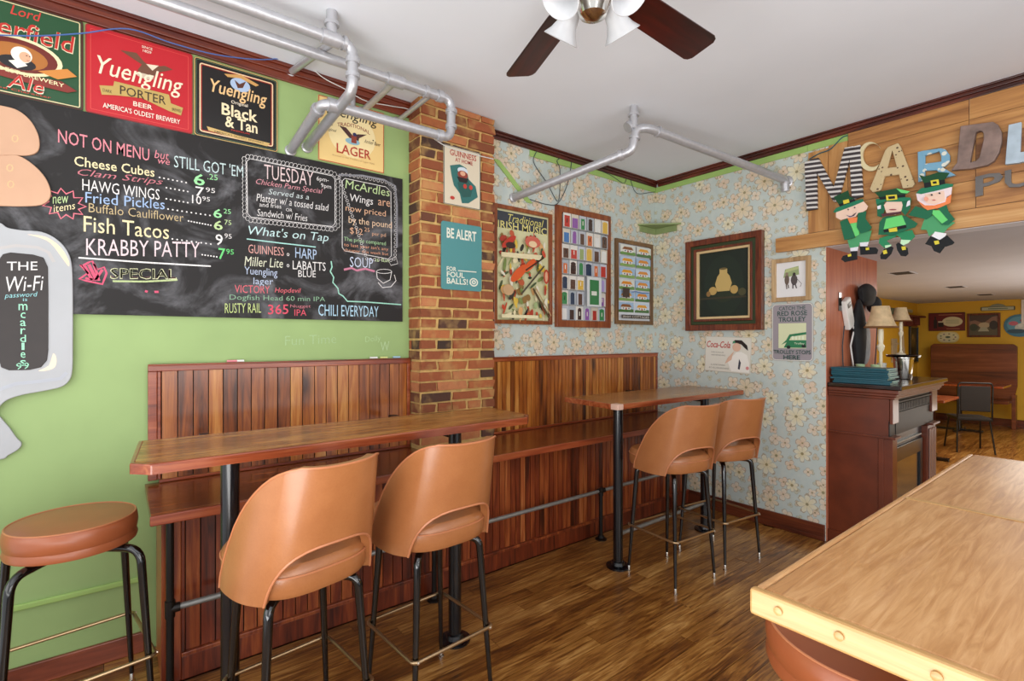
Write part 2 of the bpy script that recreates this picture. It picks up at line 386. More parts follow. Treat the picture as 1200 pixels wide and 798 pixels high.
# planes of the room: a surveyed photo point (x, y) becomes a point on the plane
class Pl:
    def __init__(s, ax, c):
        s.ax = ax; s.c = c
        s.n = Vector((1, 0, 0)) if ax == 'x' else Vector((0, -1, 0)); s.u = Vector((0, 1, 0)) if ax == 'x' else Vector((1, 0, 0))
    def at(s, px, py):
        r = FW + RT*((px-600)/590) + Vector((0, 0, 1))*((397.5-py)/590)
        t = (s.c-CAM.x)/r.x if s.ax == 'x' else (s.c-CAM.y)/r.y
        p = CAM + r*t; return (p.y if s.ax == 'x' else p.x, p.z)
    def P(s, u, v, h=0):
        return (Vector((s.c, u, v)) if s.ax == 'x' else Vector((u, s.c, v))) + s.n*h
    def px(s, px, py, h=0): return s.P(*s.at(px, py), h)
LW = Pl('x', 0.0); BW = Pl('y', 4.007)
_tc = {}
def glyphs(txt, bold=0.0, shear=0.0):
    bold = bold*.5-.003; k = (txt, bold, shear)
    if k not in _tc:
        cu = bpy.data.curves.new('t', 'FONT'); cu.body = txt; cu.resolution_u = 2; cu.offset = bold; cu.shear = shear
        o = bpy.data.objects.new('t', cu); COL.objects.link(o)
        me = bpy.data.meshes.new_from_object(o)
        vs = [tuple(v.co) for v in me.vertices]; fs = [tuple(p.vertices) for p in me.polygons]
        bpy.data.objects.remove(o); bpy.data.curves.remove(cu); bpy.data.meshes.remove(me)
        xs = [v[0] for v in vs] or [0, 1]; ys = [v[1] for v in vs] or [0, 1]
        x0, x1, y0, y1 = min(xs), max(xs), min(ys), max(ys)
        _tc[k] = ([((x-x0)/max(x1-x0, 1e-6), (y-y0)/max(y1-y0, 1e-6)) for x, y, z in vs], fs)
    return _tc[k]
def put_text(mb, txt, O, U, V, col, bold=0.0, shear=0.0, arc=0):
    """glyph box fitted to origin O and edge vectors U (width) and V (height)"""
    vs, fs = glyphs(txt, bold, shear); b = len(mb.v); n_ = U.cross(V)
    mb.v += [tuple(O+U*x+V*y+(V.normalized()*arc*(1-(2*x-1)**2) if arc else Vector((0, 0, 0)))) for x, y in vs]; mb.col = lin(col) if not isinstance(col, tuple) or len(col) != 4 else col
    for f in fs: mb._f(*(b+i for i in f))
def wall_text(mb, pl, txt, x0, y0, x1, y1, h, col, bold=-.004, shear=0, lift=.0015, jitter=0):
    h *= .93; a = pl.px(x0, y0, lift); b = pl.px(x1, y1, lift); t = pl.px(x0, y0-h, lift)
    put_text(mb, txt, a, b-a, t-a, col, bold, shear)
def stroke(mb, pts, wd, nrm, col, closed=False):
    pts = [Vector(p) for p in pts]; n = len(pts); nrm = Vector(nrm); L = []
    for i in range(n):
        a = pts[i-1] if (i or closed) else pts[i]; c = pts[(i+1) % n] if (i < n-1 or closed) else pts[i]
        d = (c-a).normalized(); s_ = d.cross(nrm)*wd/2; L.append((pts[i]+s_, pts[i]-s_))
    mb.col = lin(col); b = len(mb.v)
    for p, q in L: mb.v += [tuple(p), tuple(q)]
    for i in range(n if closed else n-1):
        j = (i+1) % n; mb._f(b+2*i, b+2*i+1, b+2*j+1, b+2*j)

# ================================================================== THE SETTING
DY = 4.007; CZ = 2.935; LZ = 2.112; XO = 1.457
m = MB(); m.box(-.12, 0, -1.6, 1.75, 0, CZ); m.cm = 1; m.box(-.12, 0, 1.75, DY+.14, 0, CZ)
struct(m.build('wall_left', [M['green'], M['wallpaper']]))
m = MB(); m.box(0, XO, DY, DY+.14, 0, CZ); struct(m.build('wall_back', M['wallpaper']))
m = MB(); m.box(XO, 4.3, DY, DY+.14, LZ, CZ); struct(m.build('wall_header', M['ceiling']))
m = MB(); m.box(XO-.1, XO, DY+.14, 5.07, 0, LZ); m.box(XO, XO+.004, DY, 5.07, 0, LZ); struct(m.build('wall_jamb', M['salmon']))
m = MB(); m.box(.08, .2, 5.07, 11.82, 0, LZ); struct(m.build('wall_far_left', M['yellow']))
m = MB(); m.box(.2, XO-.1, 4.95, 5.07, 0, LZ); struct(m.build('wall_far_return', M['yellow']))
m = MB(); m.box(.08, 5.2, 11.7, 11.82, 0, LZ); struct(m.build('wall_far_back', M['yellow']))
m = MB(); m.box(5.1, 5.2, DY+.14, 11.7, 0, LZ); struct(m.build('wall_far_right', M['yellow']))
m = MB(); m.box(-.12, 4.3, -1.6, DY+.14, CZ, CZ+.1); struct(m.build('ceiling', M['ceiling']))
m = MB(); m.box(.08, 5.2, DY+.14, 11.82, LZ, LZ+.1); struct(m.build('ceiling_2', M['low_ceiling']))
# floor: base with separate planks
m = MB(); m.box(-.12, 5.2, -1.6, 11.82, -.06, -.012)
fl = struct(m.build('floor', M['floor_gap']))
pw = .092; proto = unit_box('plank', M['floor']); 
x = .002; cnt = 0
while x < 3.62:
    y = -1.55 + random.uniform(0, .9)-.9
    far = 11.6 if x > XO else DY-.002
    while y < (4.6 if x > XO else far):
        L = random.uniform(.9, 2.3); y0 = max(y, -1.55); y1 = min(y+L, far)
        if x < .30: y1 = min(y1, .155)
        if y1-y0 > .05:
            dzz = random.uniform(-.0006, .0006)
            inst(proto, 'plank', fl, (x+pw/2, (y0+y1)/2, -.0065+dzz), (pw-.0022, y1-y0-.0025, .013)); cnt += 1
        y += L
    if x > XO-.1 :
        y0 = max(y, 4.6) if x > XO else DY
        inst(proto, 'plank', fl, (x+pw/2, (y0+11.65)/2, -.0065), (pw-.002, 11.65-y0-.003, .013)); cnt += 1
    x += pw
x = .186
while x < 1.36:
    y = 5.1+random.uniform(-1, 0)
    while y < 11.65:
        L = random.uniform(1.2, 2.6); y0 = max(y, 5.08); y1 = min(y+L, 11.68)
        if y1-y0 > .08: inst(proto, 'plank', fl, (x+pw/2, (y0+y1)/2, -.0065), (pw-.0022, y1-y0-.0025, .013))
        y += L
    x += pw
# crown mouldings
def crown(name, pl, u0, u1, zb, mat):
    m = MB(); h = CZ-zb
    for a, b, d in ((0, .45, .016), (.45, .8, .026), (.8, 1, .036)):
        q = [pl.P(u0, zb+h*a), pl.P(u1, zb+h*a), pl.P(u1, zb+h*b), pl.P(u0, zb+h*b)]
        m.prism(q, pl.n*d)
    return struct(m.build(name, mat, bevel=.003))
crown('trim_1', LW, -1.6, 1.45, 2.846, M['crown'])
crown('trim_2', LW, 2.012, DY, 2.88, M['crown'])
crown('trim_3', BW, .038, 3.9, 2.88, M['crown_x'])
def strip(name, pts, d, mat, bevel=.002): return struct(MB().prism(pts, d).build(name, mat, bevel=bevel))
strip('trim_5', [LW.P(2.45, 2.832), LW.P(DY, 2.832), LW.P(DY, 2.879), LW.P(2.45, 2.879)], (.008, 0, 0), M['green_trim'])
strip('trim_6', [BW.P(.01, 2.832), BW.P(1.335, 2.832), BW.P(1.335, 2.879), BW.P(.01, 2.879)], (0, -.008, 0), M['green_trim'])
strip('trim_9', [BW.P(1.336, 2.832), BW.P(1.598, 2.832), BW.P(1.598, 2.879), BW.P(1.336, 2.879)], (0, -.008, 0), M['green_trim'])
a, b = LW.px(581, 187), LW.px(620, 238); dn = Vector((0, .028, .0))
strip('trim_7', [a-dn, a+dn, b+dn, b-dn], (.01, 0, 0), M['green_trim'])
strip('trim_8', [LW.P(-1.6, .325), LW.P(.1, .325), LW.P(.1, .35), LW.P(-1.6, .35)], (.014, 0, 0), M['green_trim'], .005)
m = MB().box(.0, .018, -1.6, .10, 0, .092); struct(m.build('baseboard_left', M['baseboard'], bevel=.004))
m = MB().box(.36, XO-.004, DY-.018, DY, 0, .115).box(.36, XO-.004, DY-.026, DY-.018, 0, .03); struct(m.build('baseboard_back', M['bb_back'], bevel=.004))
m = MB().box(.2, 5.1, 11.68, 11.7, 0, .12); struct(m.build('baseboard_far', M['bb_back']))

# ---- brick column
colm = struct(MB().box(0.0, .148, 1.458, 2.002, 0.0, CZ-.001).build('pillar', M['mortar']))
colm['_o'] = [0, 0, 0]
bprot = [unit_box('brick', M['brick'], .05) for _ in range(5)]
course = .0655; z = .80-course; r = 0
while z < CZ-.03:
    z += course
    h = min(.053, CZ-.004-z)
    if h < .02: break
    segs = [.105, .205, .205] if r % 2 else [.205, .205, .105]
    if r % 6 == 3: segs = [.105, .105, .105, .105, .105]
    tot = sum(segs)+.011*(len(segs)-1); k = (.5545-.011*(len(segs)-1))/sum(segs)
    y = 1.4535
    for sgl in segs:
        L = sgl*k; dj = random.uniform(-.003, .003)
        inst(random.choice(bprot), 'brick', colm, (.150+random.uniform(-.002, .002), y+L/2+(0 if y < 1.46 or y > 1.85 else dj), z+h/2+random.uniform(-.002, .002)), (.022, L-.007, h*random.uniform(.9, 1.02)))
        y += L+.011
    dpt = .1 if r % 2 else .135
    inst(random.choice(bprot), 'brick', colm, (.138-dpt/2, 1.457+random.uniform(-.001, .001), z+h/2), (dpt, .012, h))
    if .138-dpt > .02: inst(random.choice(bprot), 'brick', colm, ((.138-dpt)/2, 1.457, z+h/2), (.138-dpt-.012, .012, h))
    r += 1

# ---- header planks over the opening
hdr = thing('plank_cladding', 'weathered wooden boards cladding the header above the opening, carrying the letters', 'wall cladding', (2.3, DY, 2.5))
pp = unit_box('board', M['plank']); ppz = unit_box('board', M['plank_z'])
def board(x0, x1, z0, z1, t=.018, up=False, rot=0):
    inst(ppz if up else pp, 'board', hdr, ((x0+x1)/2, DY-t/2-.001, (z0+z1)/2), (x1-x0-.003, t, z1-z0-.003), (0, rot, 0))
board(1.119, 2.60, 2.113, 2.222, .032); board(2.60, 3.7, 2.113, 2.222, .030)
board(1.345, 1.478, 2.225, 2.815, up=True); board(1.478, 1.60, 2.225, 2.83, .016, up=True)
zz = [2.225, 2.392, 2.632, 2.755, 2.879]
for i in range(4):
    xs = [1.60, 2.232, 3.0, 3.7] if i % 2 else [1.60, 2.20, 2.262, 3.2, 3.7]
    if i == 0: xs = [1.60, 2.262, 3.7]
    if i == 1: xs = [1.60, 2.262, 3.0, 3.7]
    for a_, b_ in zip(xs, xs[1:]):
        if b_-a_ < .1: continue
        if a_ == 2.262 and i > 1: a_ = 2.232
        if b_ == 2.20: b_ = 2.232
        board(a_, b_, zz[i], zz[i+1], random.uniform(.014, .022))

# ================================================================== BENCH
BX = .352
bench = thing('bar_bench', 'long varnished bar-height wooden bench along the left wall with beadboard front', 'bench', (.3, 2.0, 0))
m = MB().prism([(.002, .102, .74), (.55, .102, .74), (.55, 1.449, .74), (.55, 4.0, .74), (.165, 4.0, .74), (.165, .102, .74)], (0, 0, .034))
m = MB().box(.165, .55, .102, 4.0, .74, .774); m.box(.004, .165, .102, 1.450, .74, .774); m.box(.004, .165, 2.012, 4.0, .74, .774)
m.build('seat_board', M['seat_wood'], bench)
m = MB().box(.548, .562, .098, 4.0, .736, .776); m.build('front_edge', M['bench_rail'], bench, bevel=.005)
m = MB().box(.02, BX-.014, .16, 4.0, .09, .738); m.build('carcass', M['floor_gap'], bench)
m = MB().box(BX-.012, BX+.008, .145, .215, .0, .738); m.box(BX-.012, BX+.006, .215, 4.0, .69, .738)
m.box(BX-.012, BX+.010, .215, 4.0, .0, .10); m.box(.02, BX-.012, .145, .16, 0, .738)
m.box(BX-.012, BX+.016, .215, 4.0, .10, .118); m.box(BX-.012, BX+.012, .215, .228, .118, .69)
m.build('front_frame', M['bench_front'], bench, bevel=.003)
bb = unit_box('board', M['bench_front'])
y = .23
while y < 3.96:
    wdt = .056 if y < 1.9 else .042
    inst(bb, 'board', bench, (BX-.006, y+wdt/2, .404), (.010, wdt-.005, .57)); y += wdt
m = MB().box(.02, .034, .155, 1.449, .775, .79).box(.02, .034, 2.012, 4.0, .775, .79)
m.build('quarter_round', M['bench_rail'], bench, bevel=.004)
for (y0, y1, zt, wd, nm, lb) in ((.113, 1.450, 1.333, .0638, 'wainscot_back', 'pine wainscot panel behind the bench, left of the brick pillar'), (2.012, DY-.002, 1.323, .0395, 'wainscot_back', 'narrow-beaded pine wainscot panel behind the bench, right of the brick pillar')):
    g = thing('wainscot_panel', lb, 'wall panel', (0, (y0+y1)/2, .79))
    MB().box(.001, .010, y0, y1, .79, zt-.03).build('backing', M['floor_gap'], g)
    m = MB().box(.001, .030, y0, y1, zt-.034, zt-.006).box(.001, .038, y0, y1, zt-.008, zt)
    m.build('cap_rail', M['bench_rail'], g, bevel=.003)
    if y0 < 1:
        MB().box(.010, .030, y0, y0+.035, .79, zt-.034).box(.010, .024, y0+.035, y0+.05, .79, zt-.034).build('end_stile', M['bench_rail'], g, bevel=.003)
    MB().box(.010, .028, y1-.02, y1, .79, zt-.034).build('end_stile', M['bench_rail'], g, bevel=.003)
    bb = unit_box('board', M['wains']); y = y0+(.052 if y0 < 1 else .003)
    while y < y1-.03:
        ww = min(wd, y1-.021-y)
        inst(bb, 'board', g, (.016, y+ww/2, (.79+zt-.034)/2), (.011, ww-.0045, zt-.034-.79)); y += wd
# ---- foot rail of iron pipe
def elbow(path, r, rad=None, seg=5):
    """round the corners of a polyline"""
    path = [Vector(p) for p in path]; out = [path[0]]; rad = rad or r*2.2
    for i in range(1, len(path)-1):
        a, b, c = path[i-1], path[i], path[i+1]; d1 = (a-b).normalized(); d2 = (c-b).normalized(); q = min(rad, (a-b).length*.45, (c-b).length*.45)
        for k in range(seg+1):
            t_ = k/seg; p0 = b+d1*q; p2 = b+d2*q; out.append(p0*(1-t_)**2+b*2*t_*(1-t_)+p2*t_*t_)
    return out+[path[-1]]
fr = thing('foot_rail', 'grey iron pipe foot rail on black posts running along the bench front', 'foot rail', (.437, 2, 0))
FR = .437
MB().cyl((FR, .19, .352), (FR, 3.95, .352), .0125, 12).build('rail_pipe', M['galv'], fr, True)
for i, (py, top) in enumerate(((.17, .735), (1.39, .352), (2.76, .352), (3.8, .352))):
    MB().cyl((FR, py, .008), (FR, py, top), .014, 12).build('post', M['iron'], fr, True)
    MB().lathe([(.042, 0), (.042, .008), (.024, .014), (.022, .03)], (FR, py, 0), 18).build('floor_flange', M['iron'], fr, True)
    mm = MB().cyl((FR, py, .318), (FR, py, .385 if top > .4 else .372), .0185, 14); mm.cyl((FR, py-(0 if i == 0 else .03), .352), (FR, py+.034, .352), .0185, 14)
    mm.build('tee_fitting', M['iron'], fr, True)

# ================================================================== BAR TABLES ON POLES
def pole_leg(t, x, y, ztop, r=.031, flange=True):
    MB().cyl((x, y, .01), (x, y, ztop), r, 20).build('leg', M['black_pole'], t, True)
    MB().lathe([(.075, 0), (.075, .010), (.045, .016), (.04, .035), (.032, .04)], (x, y, 0), 24).build('foot_flange', M['black_pole'], t, True)
def outline_top(t, pts, z0, z1, mat, edge, nm='top'):
    # edge band sits round a slightly smaller board
    cx = sum(p[0] for p in pts)/len(pts); cy = sum(p[1] for p in pts)/len(pts)
    def inset(d): return [(p[0]-math.copysign(d, p[0]-cx), p[1]-math.copysign(d, p[1]-cy)) for p in pts]
    ins = inset(.016)
    MB().prism([(a_, b_, z0+.003) for a_, b_ in ins], (0, 0, z1-z0-.003)).build('top_board', mat, t)
    MB().ring([(a_, b_, z0) for a_, b_ in pts], [(a_, b_, z0) for a_, b_ in ins], (0, 0, z1-z0-.001)).build('edge_band', edge, t, bevel=.005)
T1 = thing('bar_table', 'long narrow varnished bar table in front of the chalkboard wall, two black pole legs', 'bar table', (.62, .9, 0), 'narrow bar tables along the bench')
outline_top(T1, [(.375, .068), (.82, .032), (.877, .086), (.877, 1.70), (.80, 1.772), (.43, 1.775)], 1.004, 1.04, M['table_wood'], M['table_edge'])
pole_leg(T1, .828, .325, 1.004); pole_leg(T1, .831, 1.281, 1.004)
MB().box(.12, .84, 1.262, 1.300, .975, 1.003).box(.12, .84, .306, .344, .975, 1.003).build('support_bar', M['iron'], T1)
T2 = thing('bar_table', 'narrow wooden bar table near the wallpapered corner with a black pole leg', 'bar table', (.58, 3.2, 0), 'narrow bar tables along the bench')
outline_top(T2, [(.325, 2.50), (.775, 2.463), (.835, 2.474), (.868, 3.98), (.40, 3.99), (.36, 3.99)], 1.006, 1.04, M['table_wood'], M['table_edge'])
pole_leg(T2, .80, 2.515, 1.006); pole_leg(T2, .80, 3.52, 1.006)
MB().box(.786, .846, 2.4605, 2.515, 1.004, 1.041).build('corner_patch', flat('pale_corner_patch', 'd8b3a0', .4), T2, bevel=.004)['label'] = 'pale patch on the front corner'
MB().cyl((.80, 2.55, .205), (.80, 3.49, .205), .013, 12).build('stretcher_pipe', M['galv'], T2, True)
MB().box(.06, .78, 3.50, 3.535, .975, 1.005).build('support_bar', M['iron'], T2)

# ---- pale oak table, bottom right
T3 = thing('oak_table', 'large pale oak table in the right foreground with a seam across the top', 'table', (2.9, 1.6, 0))
MB().box(2.515, 3.295, .838, 1.603, 1.006, 1.040).build('top_board', M['oak_top'], T3, bevel=.004)
MB().box(2.515, 3.295, 1.607, 2.40, 1.006, 1.040).build('top_board', M['oak_top'], T3, bevel=.004)
mm = MB().box(2.498, 3.312, .82, .838, .998, 1.041); mm.build('front_band', M['oak_edge'], T3, bevel=.005)
MB().box(2.500, 2.515, .838, 2.40, .998, 1.0398).build('side_band', M['oak_top'], T3, bevel=.005)
MB().box(2.515, 3.295, 1.596, 1.614, 1.0395, 1.0415).build('seam_strip', M['oak_edge'], T3)
for q in (2.545, 2.63, 2.74): MB().lathe([(.0065, 0), (.0065, .003), (.004, .004)], (q, .8195, 1.022), 12, axis=(0, -1, 0)).build('wood_plug', M['oak_edge'], T3, True)
for q in (1.25, 2.1):
    MB().cyl((2.95, q, .02), (2.95, q, 1.0), .035, 18).build('leg', M['black_pole'], T3, True)
    MB().lathe([(.2, 0), (.2, .012), (.05, .03), (.036, .06)], (2.95, q, 0), 28).build('base_plate', M['black_pole'], T3, True)

# ================================================================== STOOLS AND CHAIRS
def sell(ax, ay, n, k, cnt=40):
    a_ = 2*math.pi*k/cnt; c, s_ = math.cos(a_), math.sin(a_)
    return (ax*math.copysign(abs(c)**(2/n), c), ay*math.copysign(abs(s_)**(2/n), s_))
def base_frame(t, half=.178, ztop=.662, ringz=.292, top_in=.085, mat=None):
    for sx in (-1, 1):
        for sy in (-1, 1):
            f = Vector((sx*half, sy*half, 0))
            pth = elbow([(sx*top_in, sy*top_in, ztop-.012), (sx*(half-.035), sy*(half-.035), ztop-.014), tuple(f+Vector((0, 0, .035)))], .02, .06, 6)
            n_ = len(pth); rs = [.0145]*n_; rs[-1] = .0085
            pts = pth[:-1]+[pth[-2].lerp(pth[-1], .5), pth[-1]]; rs = [.0145]*(n_-1)+[.0118, .0085]
            leg = MB().tube(pts, rs, 12).build('leg', M['black'], t, True, origin=(0, 0, 0))
            g = MB().lathe([(.0085, .006), (.0085, .036), (.006, .040)], tuple(f), 10); g.lathe([(.0125, 0), (.0125, .005), (.007, .008)], tuple(f), 12)
            g.build('foot_glide', M['chrome'], leg, True, origin=(0, 0, 0))
            k = (ztop-ringz)/(ztop)*.035
            q = half-.035*(ringz/ztop)
            MB().lathe([(.006, 0), (.006, .004), (.003, .006)], (sx*(q+.004), sy*(q+.024), ringz), 8, axis=(0, sy, 0)).build('bolt', M['screw'], leg, True, origin=(0, 0, 0))
    q = half-.035*(ringz/ztop)+.020
    pts = []
    for i in range(4):
        cx_, cy_ = ((q, q), (-q, q), (-q, -q), (q, -q))[i]; cr = .018
        for k in range(5):
            a_ = math.pi/2*(i)+math.pi/2*k/4
            pts.append((cx_-math.copysign(cr, cx_)+cr*math.cos(a_), cy_-math.copysign(cr, cy_)+cr*math.sin(a_), ringz))
    MB().tube(pts, .0068, 10, True).build('foot_ring', M['brass'], t, True, origin=(0, 0, 0))
    MB().box(-.12, .12, -.12, .12, ztop-.006, ztop+.004).build('seat_plate', M['iron'], t, origin=(0, 0, 0))
def make_chair():
    t = thing('bar_chair', '', 'chair', (0, 0, 0), 'tan leather bar chairs at the tables'); t['_o'] = [0, 0, 0]
    base_frame(t)
    N = 48; loops = []
    for sc_, z_ in ((.86, .667), (.96, .672), (1.0, .688), (1.0, .735), (.985, .752), (.93, .768), (.75, .778), (.4, .783), (.02, .785)):
        loops.append([Vector((*[c*sc_ for c in sell(.203, .222, 3.0, k, N)], z_))+Vector((0, .022, 0)) for k in range(N)])
    seat = MB().rings(loops).build('seat', M['leather'], t, True, origin=(0, 0, 0))
    MB().tube([Vector((*[c*1.004 for c in sell(.203, .222, 3.0, k, N)], .737))+Vector((0, .022, 0)) for k in range(N)], .0035, 6, True).build('piping', M['piping'], seat, True, origin=(0, 0, 0))
    # wrap-round back shell with arched opening low at the rear
    ph_max = 112; pc = 50; cols = []
    ph = [-106, -103, -98, -93, -88, -83, -79, -75, -71, -66, -60, -55, -52, -50.5, -49.9, -49.4, -48.5, -47, -44.5, -41, -36, -30, -22, -14, -6, 0]
    ph = ph+[-q_ for q_ in reversed(ph[:-1])]
    def low(p): 
        x_ = abs(p)/pc
        return .662 if x_ >= 1 else .662+.168*(1-x_**2.6)**.5
    def top(p):
        x_ = abs(p)
        if x_ <= 36: return 1.074+.004*(x_/36)**2
        c_ = math.cos(R(x_)); yy_ = -math.copysign(abs(c_)**(2/2.45), c_)
        line = 1.090-(1.090-.685)*max(0, (yy_+.80)/1.16)**1.35
        flat_ = 1.078
        d_ = flat_-line; k_ = .03
        return flat_-.5*(d_+math.sqrt(d_*d_+k_*k_))+.006
    def pt(p, z_, off=0):
        t_ = (z_-.662)/.42; a_ = R(p); s_, c_ = math.sin(a_), math.cos(a_)
        ax = (.224-.030*t_)+off; ay = .222+off
        n_ = 2.45
        x_ = math.copysign(abs(s_)**(2/n_), s_)*ax; y_ = -math.copysign(abs(c_)**(2/n_), c_)*ay
        flare = .085*t_ if c_ > 0 else 0
        y_ -= flare*min(1, max(0, c_)*1.6)+.0
        return Vector((x_, y_+.005, z_))
    V = 16; outer = []; inner = []
    for p in ph:
        lo, hi = low(p), top(p)
        outer.append([pt(p, lo+(hi-lo)*v/V) for v in range(V+1)])
        inner.append([pt(p, lo+(hi-lo)*v/V, -.030) for v in range(V+1)])
    mb = MB(); nc = len(ph)
    b0 = 0
    for c_ in outer: mb.v += [tuple(q) for q in c_]
    b1 = len(mb.v)
    for c_ in inner: mb.v += [tuple(q) for q in c_]
    W = V+1
    for i in range(nc-1):
        for j in range(V):
            mb._f(i*W+j, (i+1)*W+j, (i+1)*W+j+1, i*W+j+1)
            mb._f(b1+i*W+j, b1+i*W+j+1, b1+(i+1)*W+j+1, b1+(i+1)*W+j)
        mb._f(i*W, b1+i*W, b1+(i+1)*W, (i+1)*W); mb._f(i*W+V, (i+1)*W+V, b1+(i+1)*W+V, b1+i*W+V)
    for i in (0, nc-1):
        for j in range(V): mb._f(i*W+j, i*W+j+1, b1+i*W+j+1, b1+i*W+j)
    back = mb.build('backrest', M['leather'], t, True, origin=(0, 0, 0))
    bv = back.modifiers.new('bevel', 'BEVEL'); bv.width = .0135; bv.segments = 3; bv.limit_method = 'ANGLE'; bv.angle_limit = R(50)
    e1 = [outer[0][0]]+[c_[V] for c_ in outer]+[outer[-1][0]]
    e2 = [c_[0] for c_, p in zip(outer, ph) if abs(p) <= 50.5]
    MB().tube(e1, .0035, 6).build('piping', M['piping'], back, True, origin=(0, 0, 0))
    MB().tube(e2, .0042, 6).build('piping', M['piping'], back, True, origin=(0, 0, 0))
    return t
CH = make_chair()
spots = [((1.115, .485), 6, 6, 'tan leather bar chair nearest the camera at the long table, left of its pair'),
         ((1.09, 1.0), 4, -1, 'tan leather bar chair at the long table, in front of the brick pillar'),
         ((1.072, 2.687), -5, -8, 'tan leather bar chair at the corner table, nearer the bench, left of its pair'),
         ((1.095, 3.20), -7, -8, 'tan leather bar chair at the corner table, right one next to the wallpaper')]
chairs = []
for i, ((x, y), a_, sw, lb) in enumerate(spots):
    c = CH if i == 0 else copy_tree(CH)
    c.location = (x, y, 0); c.rotation_euler = (0, 0, R(90+a_)); c['label'] = lb; chairs.append((c, sw))
for c, sw in chairs:
    for ch in c.children:
        if ch.name.split('.')[0] in ('seat', 'backrest'): ch.rotation_euler = (0, 0, R(sw))
def round_stool(name, lb, loc, rz, r=.19, zt=.795):
    t = thing(name, lb, 'stool', loc, 'round tan bar stools'); t['_o'] = [0, 0, 0]
    base_frame(t, .205, zt-.098, .29)
    prof = [(.9, -.098), (.985, -.095), (1.0, -.085), (.975, -.066), (.99, -.06), (1.005, -.035), (.99, -.01), (.955, -.001), (.7, .004), (.3, .006), (.01, .006)]
    s_ = MB().lathe([(a_*r, zt+b_) for a_, b_ in prof], (0, 0, 0), 56).build('seat', M['leather_round'], t, True, origin=(0, 0, 0))
    MB().tube([(math.cos(k*math.pi/28)*r*.962, math.sin(k*math.pi/28)*r*.962, zt-.001) for k in range(56)], .003, 6, True).build('piping', M['piping'], s_, True, origin=(0, 0, 0))
    t.rotation_euler = (0, 0, rz); return t
round_stool('round_stool', 'round backless bar stool by the green wall, left of the bench', (.465, -.125, 0), R(8))
round_stool('round_stool', 'round leather stool tucked under the front corner of the oak table', (2.527, 1.337, 0), R(20), .222, .79)

# ================================================================== CEILING PIPES
SV = M['silver']
def fitting(mb, a, b, r): mb.cyl(a, b, r, 20)
def pipe_thing(name, label, origin): return thing(name, label, 'pipe', origin)
pa = pipe_thing('pipe_frame', 'silver-painted pipe frame below the ceiling above the chalkboard, with elbows and wall stubs', (.45, .9, 2.8))
pr = .0245
P0 = [(0.004, .744, 2.478), (.45, .775, 2.585), (.455, 1.485, 2.585), (.462, 1.485, 2.80), (.462, -1.5, 2.80)]
MB().tube(elbow(P0, pr, .055, 8), pr, 20).build('pipe', SV, pa, True)
P1 = [(0.004, .83, 2.515), (.61, .862, 2.605), (.612, .862, 2.81), (.612, -1.5, 2.81)]
MB().tube(elbow(P1, pr, .05, 8), pr, 20).build('pipe', SV, pa, True)
for q in ((1.145, .018), (1.365, .014)): MB().cyl((.004, q[0], 2.80), (.46, q[0], 2.80), q[1], 16).build('stub_pipe', SV, pa, True)
MB().cyl((.004, .745, 2.905), (.6, .79, 2.82), .017, 16).build('stub_pipe', SV, pa, True)
MB().cyl((.612, .765, 2.82), (.612, .765, 2.934), .024, 18).build('drop_pipe', SV, pa, True)
MB().cyl((.018, 1.085, 2.80), (.018, 1.085, 2.89), .016, 14).build('drop_pipe', SV, pa, True)
for a_, b_ in (((.45, .80, 2.585), (.45, .845, 2.585)), ((.453, 1.40, 2.585), (.454, 1.43, 2.585)), ((.46, 1.485, 2.64), (.46, 1.485, 2.66)), ((.462, 1.485, 2.725), (.462, 1.485, 2.745)),
               ((.462, 1.395, 2.80), (.462, 1.425, 2.80)), ((.462, 1.315, 2.80), (.462, 1.335, 2.80)), ((.462, 1.10, 2.80), (.462, 1.19, 2.80)), ((.612, .862, 2.665), (.612, .862, 2.685)),
               ((.612, .862, 2.73), (.612, .862, 2.755)), ((.612, .72, 2.81), (.612, .80, 2.81)), ((.612, .765, 2.87), (.612, .765, 2.885)), ((.612, .815, 2.81), (.612, .83, 2.81)), ((.40, .772, 2.573), (.375, .770, 2.567))):
    MB().cyl(a_, b_, .0325, 20).build('fitting', SV, pa, True)
for q in ((.0, .744, 2.478), (.0, .83, 2.515), (.0, .745, 2.905), (0, 1.145, 2.80), (0, 1.365, 2.80)):
    MB().lathe([(.03, .001), (.03, .012), (.022, .018)], q, 18, axis=(1, 0, 0)).build('wall_collar', SV, pa, True)
pb = pipe_thing('corner_pipe', 'silver-painted pipe running from the left wall across the ceiling to the papered wall', (1.1, 2.33, 2.6))
MB().tube(elbow([(.004, 2.291, 2.489), (.855, 2.585, 2.652), (.877, 2.60, 2.79), (.915, 2.67, 2.80), (1.188, 3.975, 2.655), (1.188, 3.985, 2.57)], pr, .035, 8), .028, 20).build('pipe', SV, pb, True)
MB().cyl((.865, 2.59, 2.79), (.865, 2.59, 2.935), .024, 18).build('drop_pipe', SV, pb, True)
for a_, b_ in (((.775, 2.557, 2.637), (.80, 2.566, 2.642)), ((.868, 2.593, 2.725), (.871, 2.595, 2.740)), ((.93, 2.745, 2.792), (.933, 2.76, 2.790)), ((.835, 2.565, 2.80), (.85, 2.60, 2.83)), ((.865, 2.59, 2.87), (.865, 2.59, 2.885)), ((1.188, 3.985, 2.62), (1.188, 3.985, 2.635))):
    MB().cyl(a_, b_, 0.0355, 20).build('fitting', SV, pb, True)
MB().lathe([(.034, .001), (.034, .012), (.024, .018)], (0, 2.291, 2.489), 18, axis=(1, 0, 0)).build('wall_collar', SV, pb, True)
MB().lathe([(.045, .001), (.045, .008), (.03, .016)], (1.19, DY, 2.645), 18, axis=(0, -1, 0)).build('wall_collar', SV, pb, True)

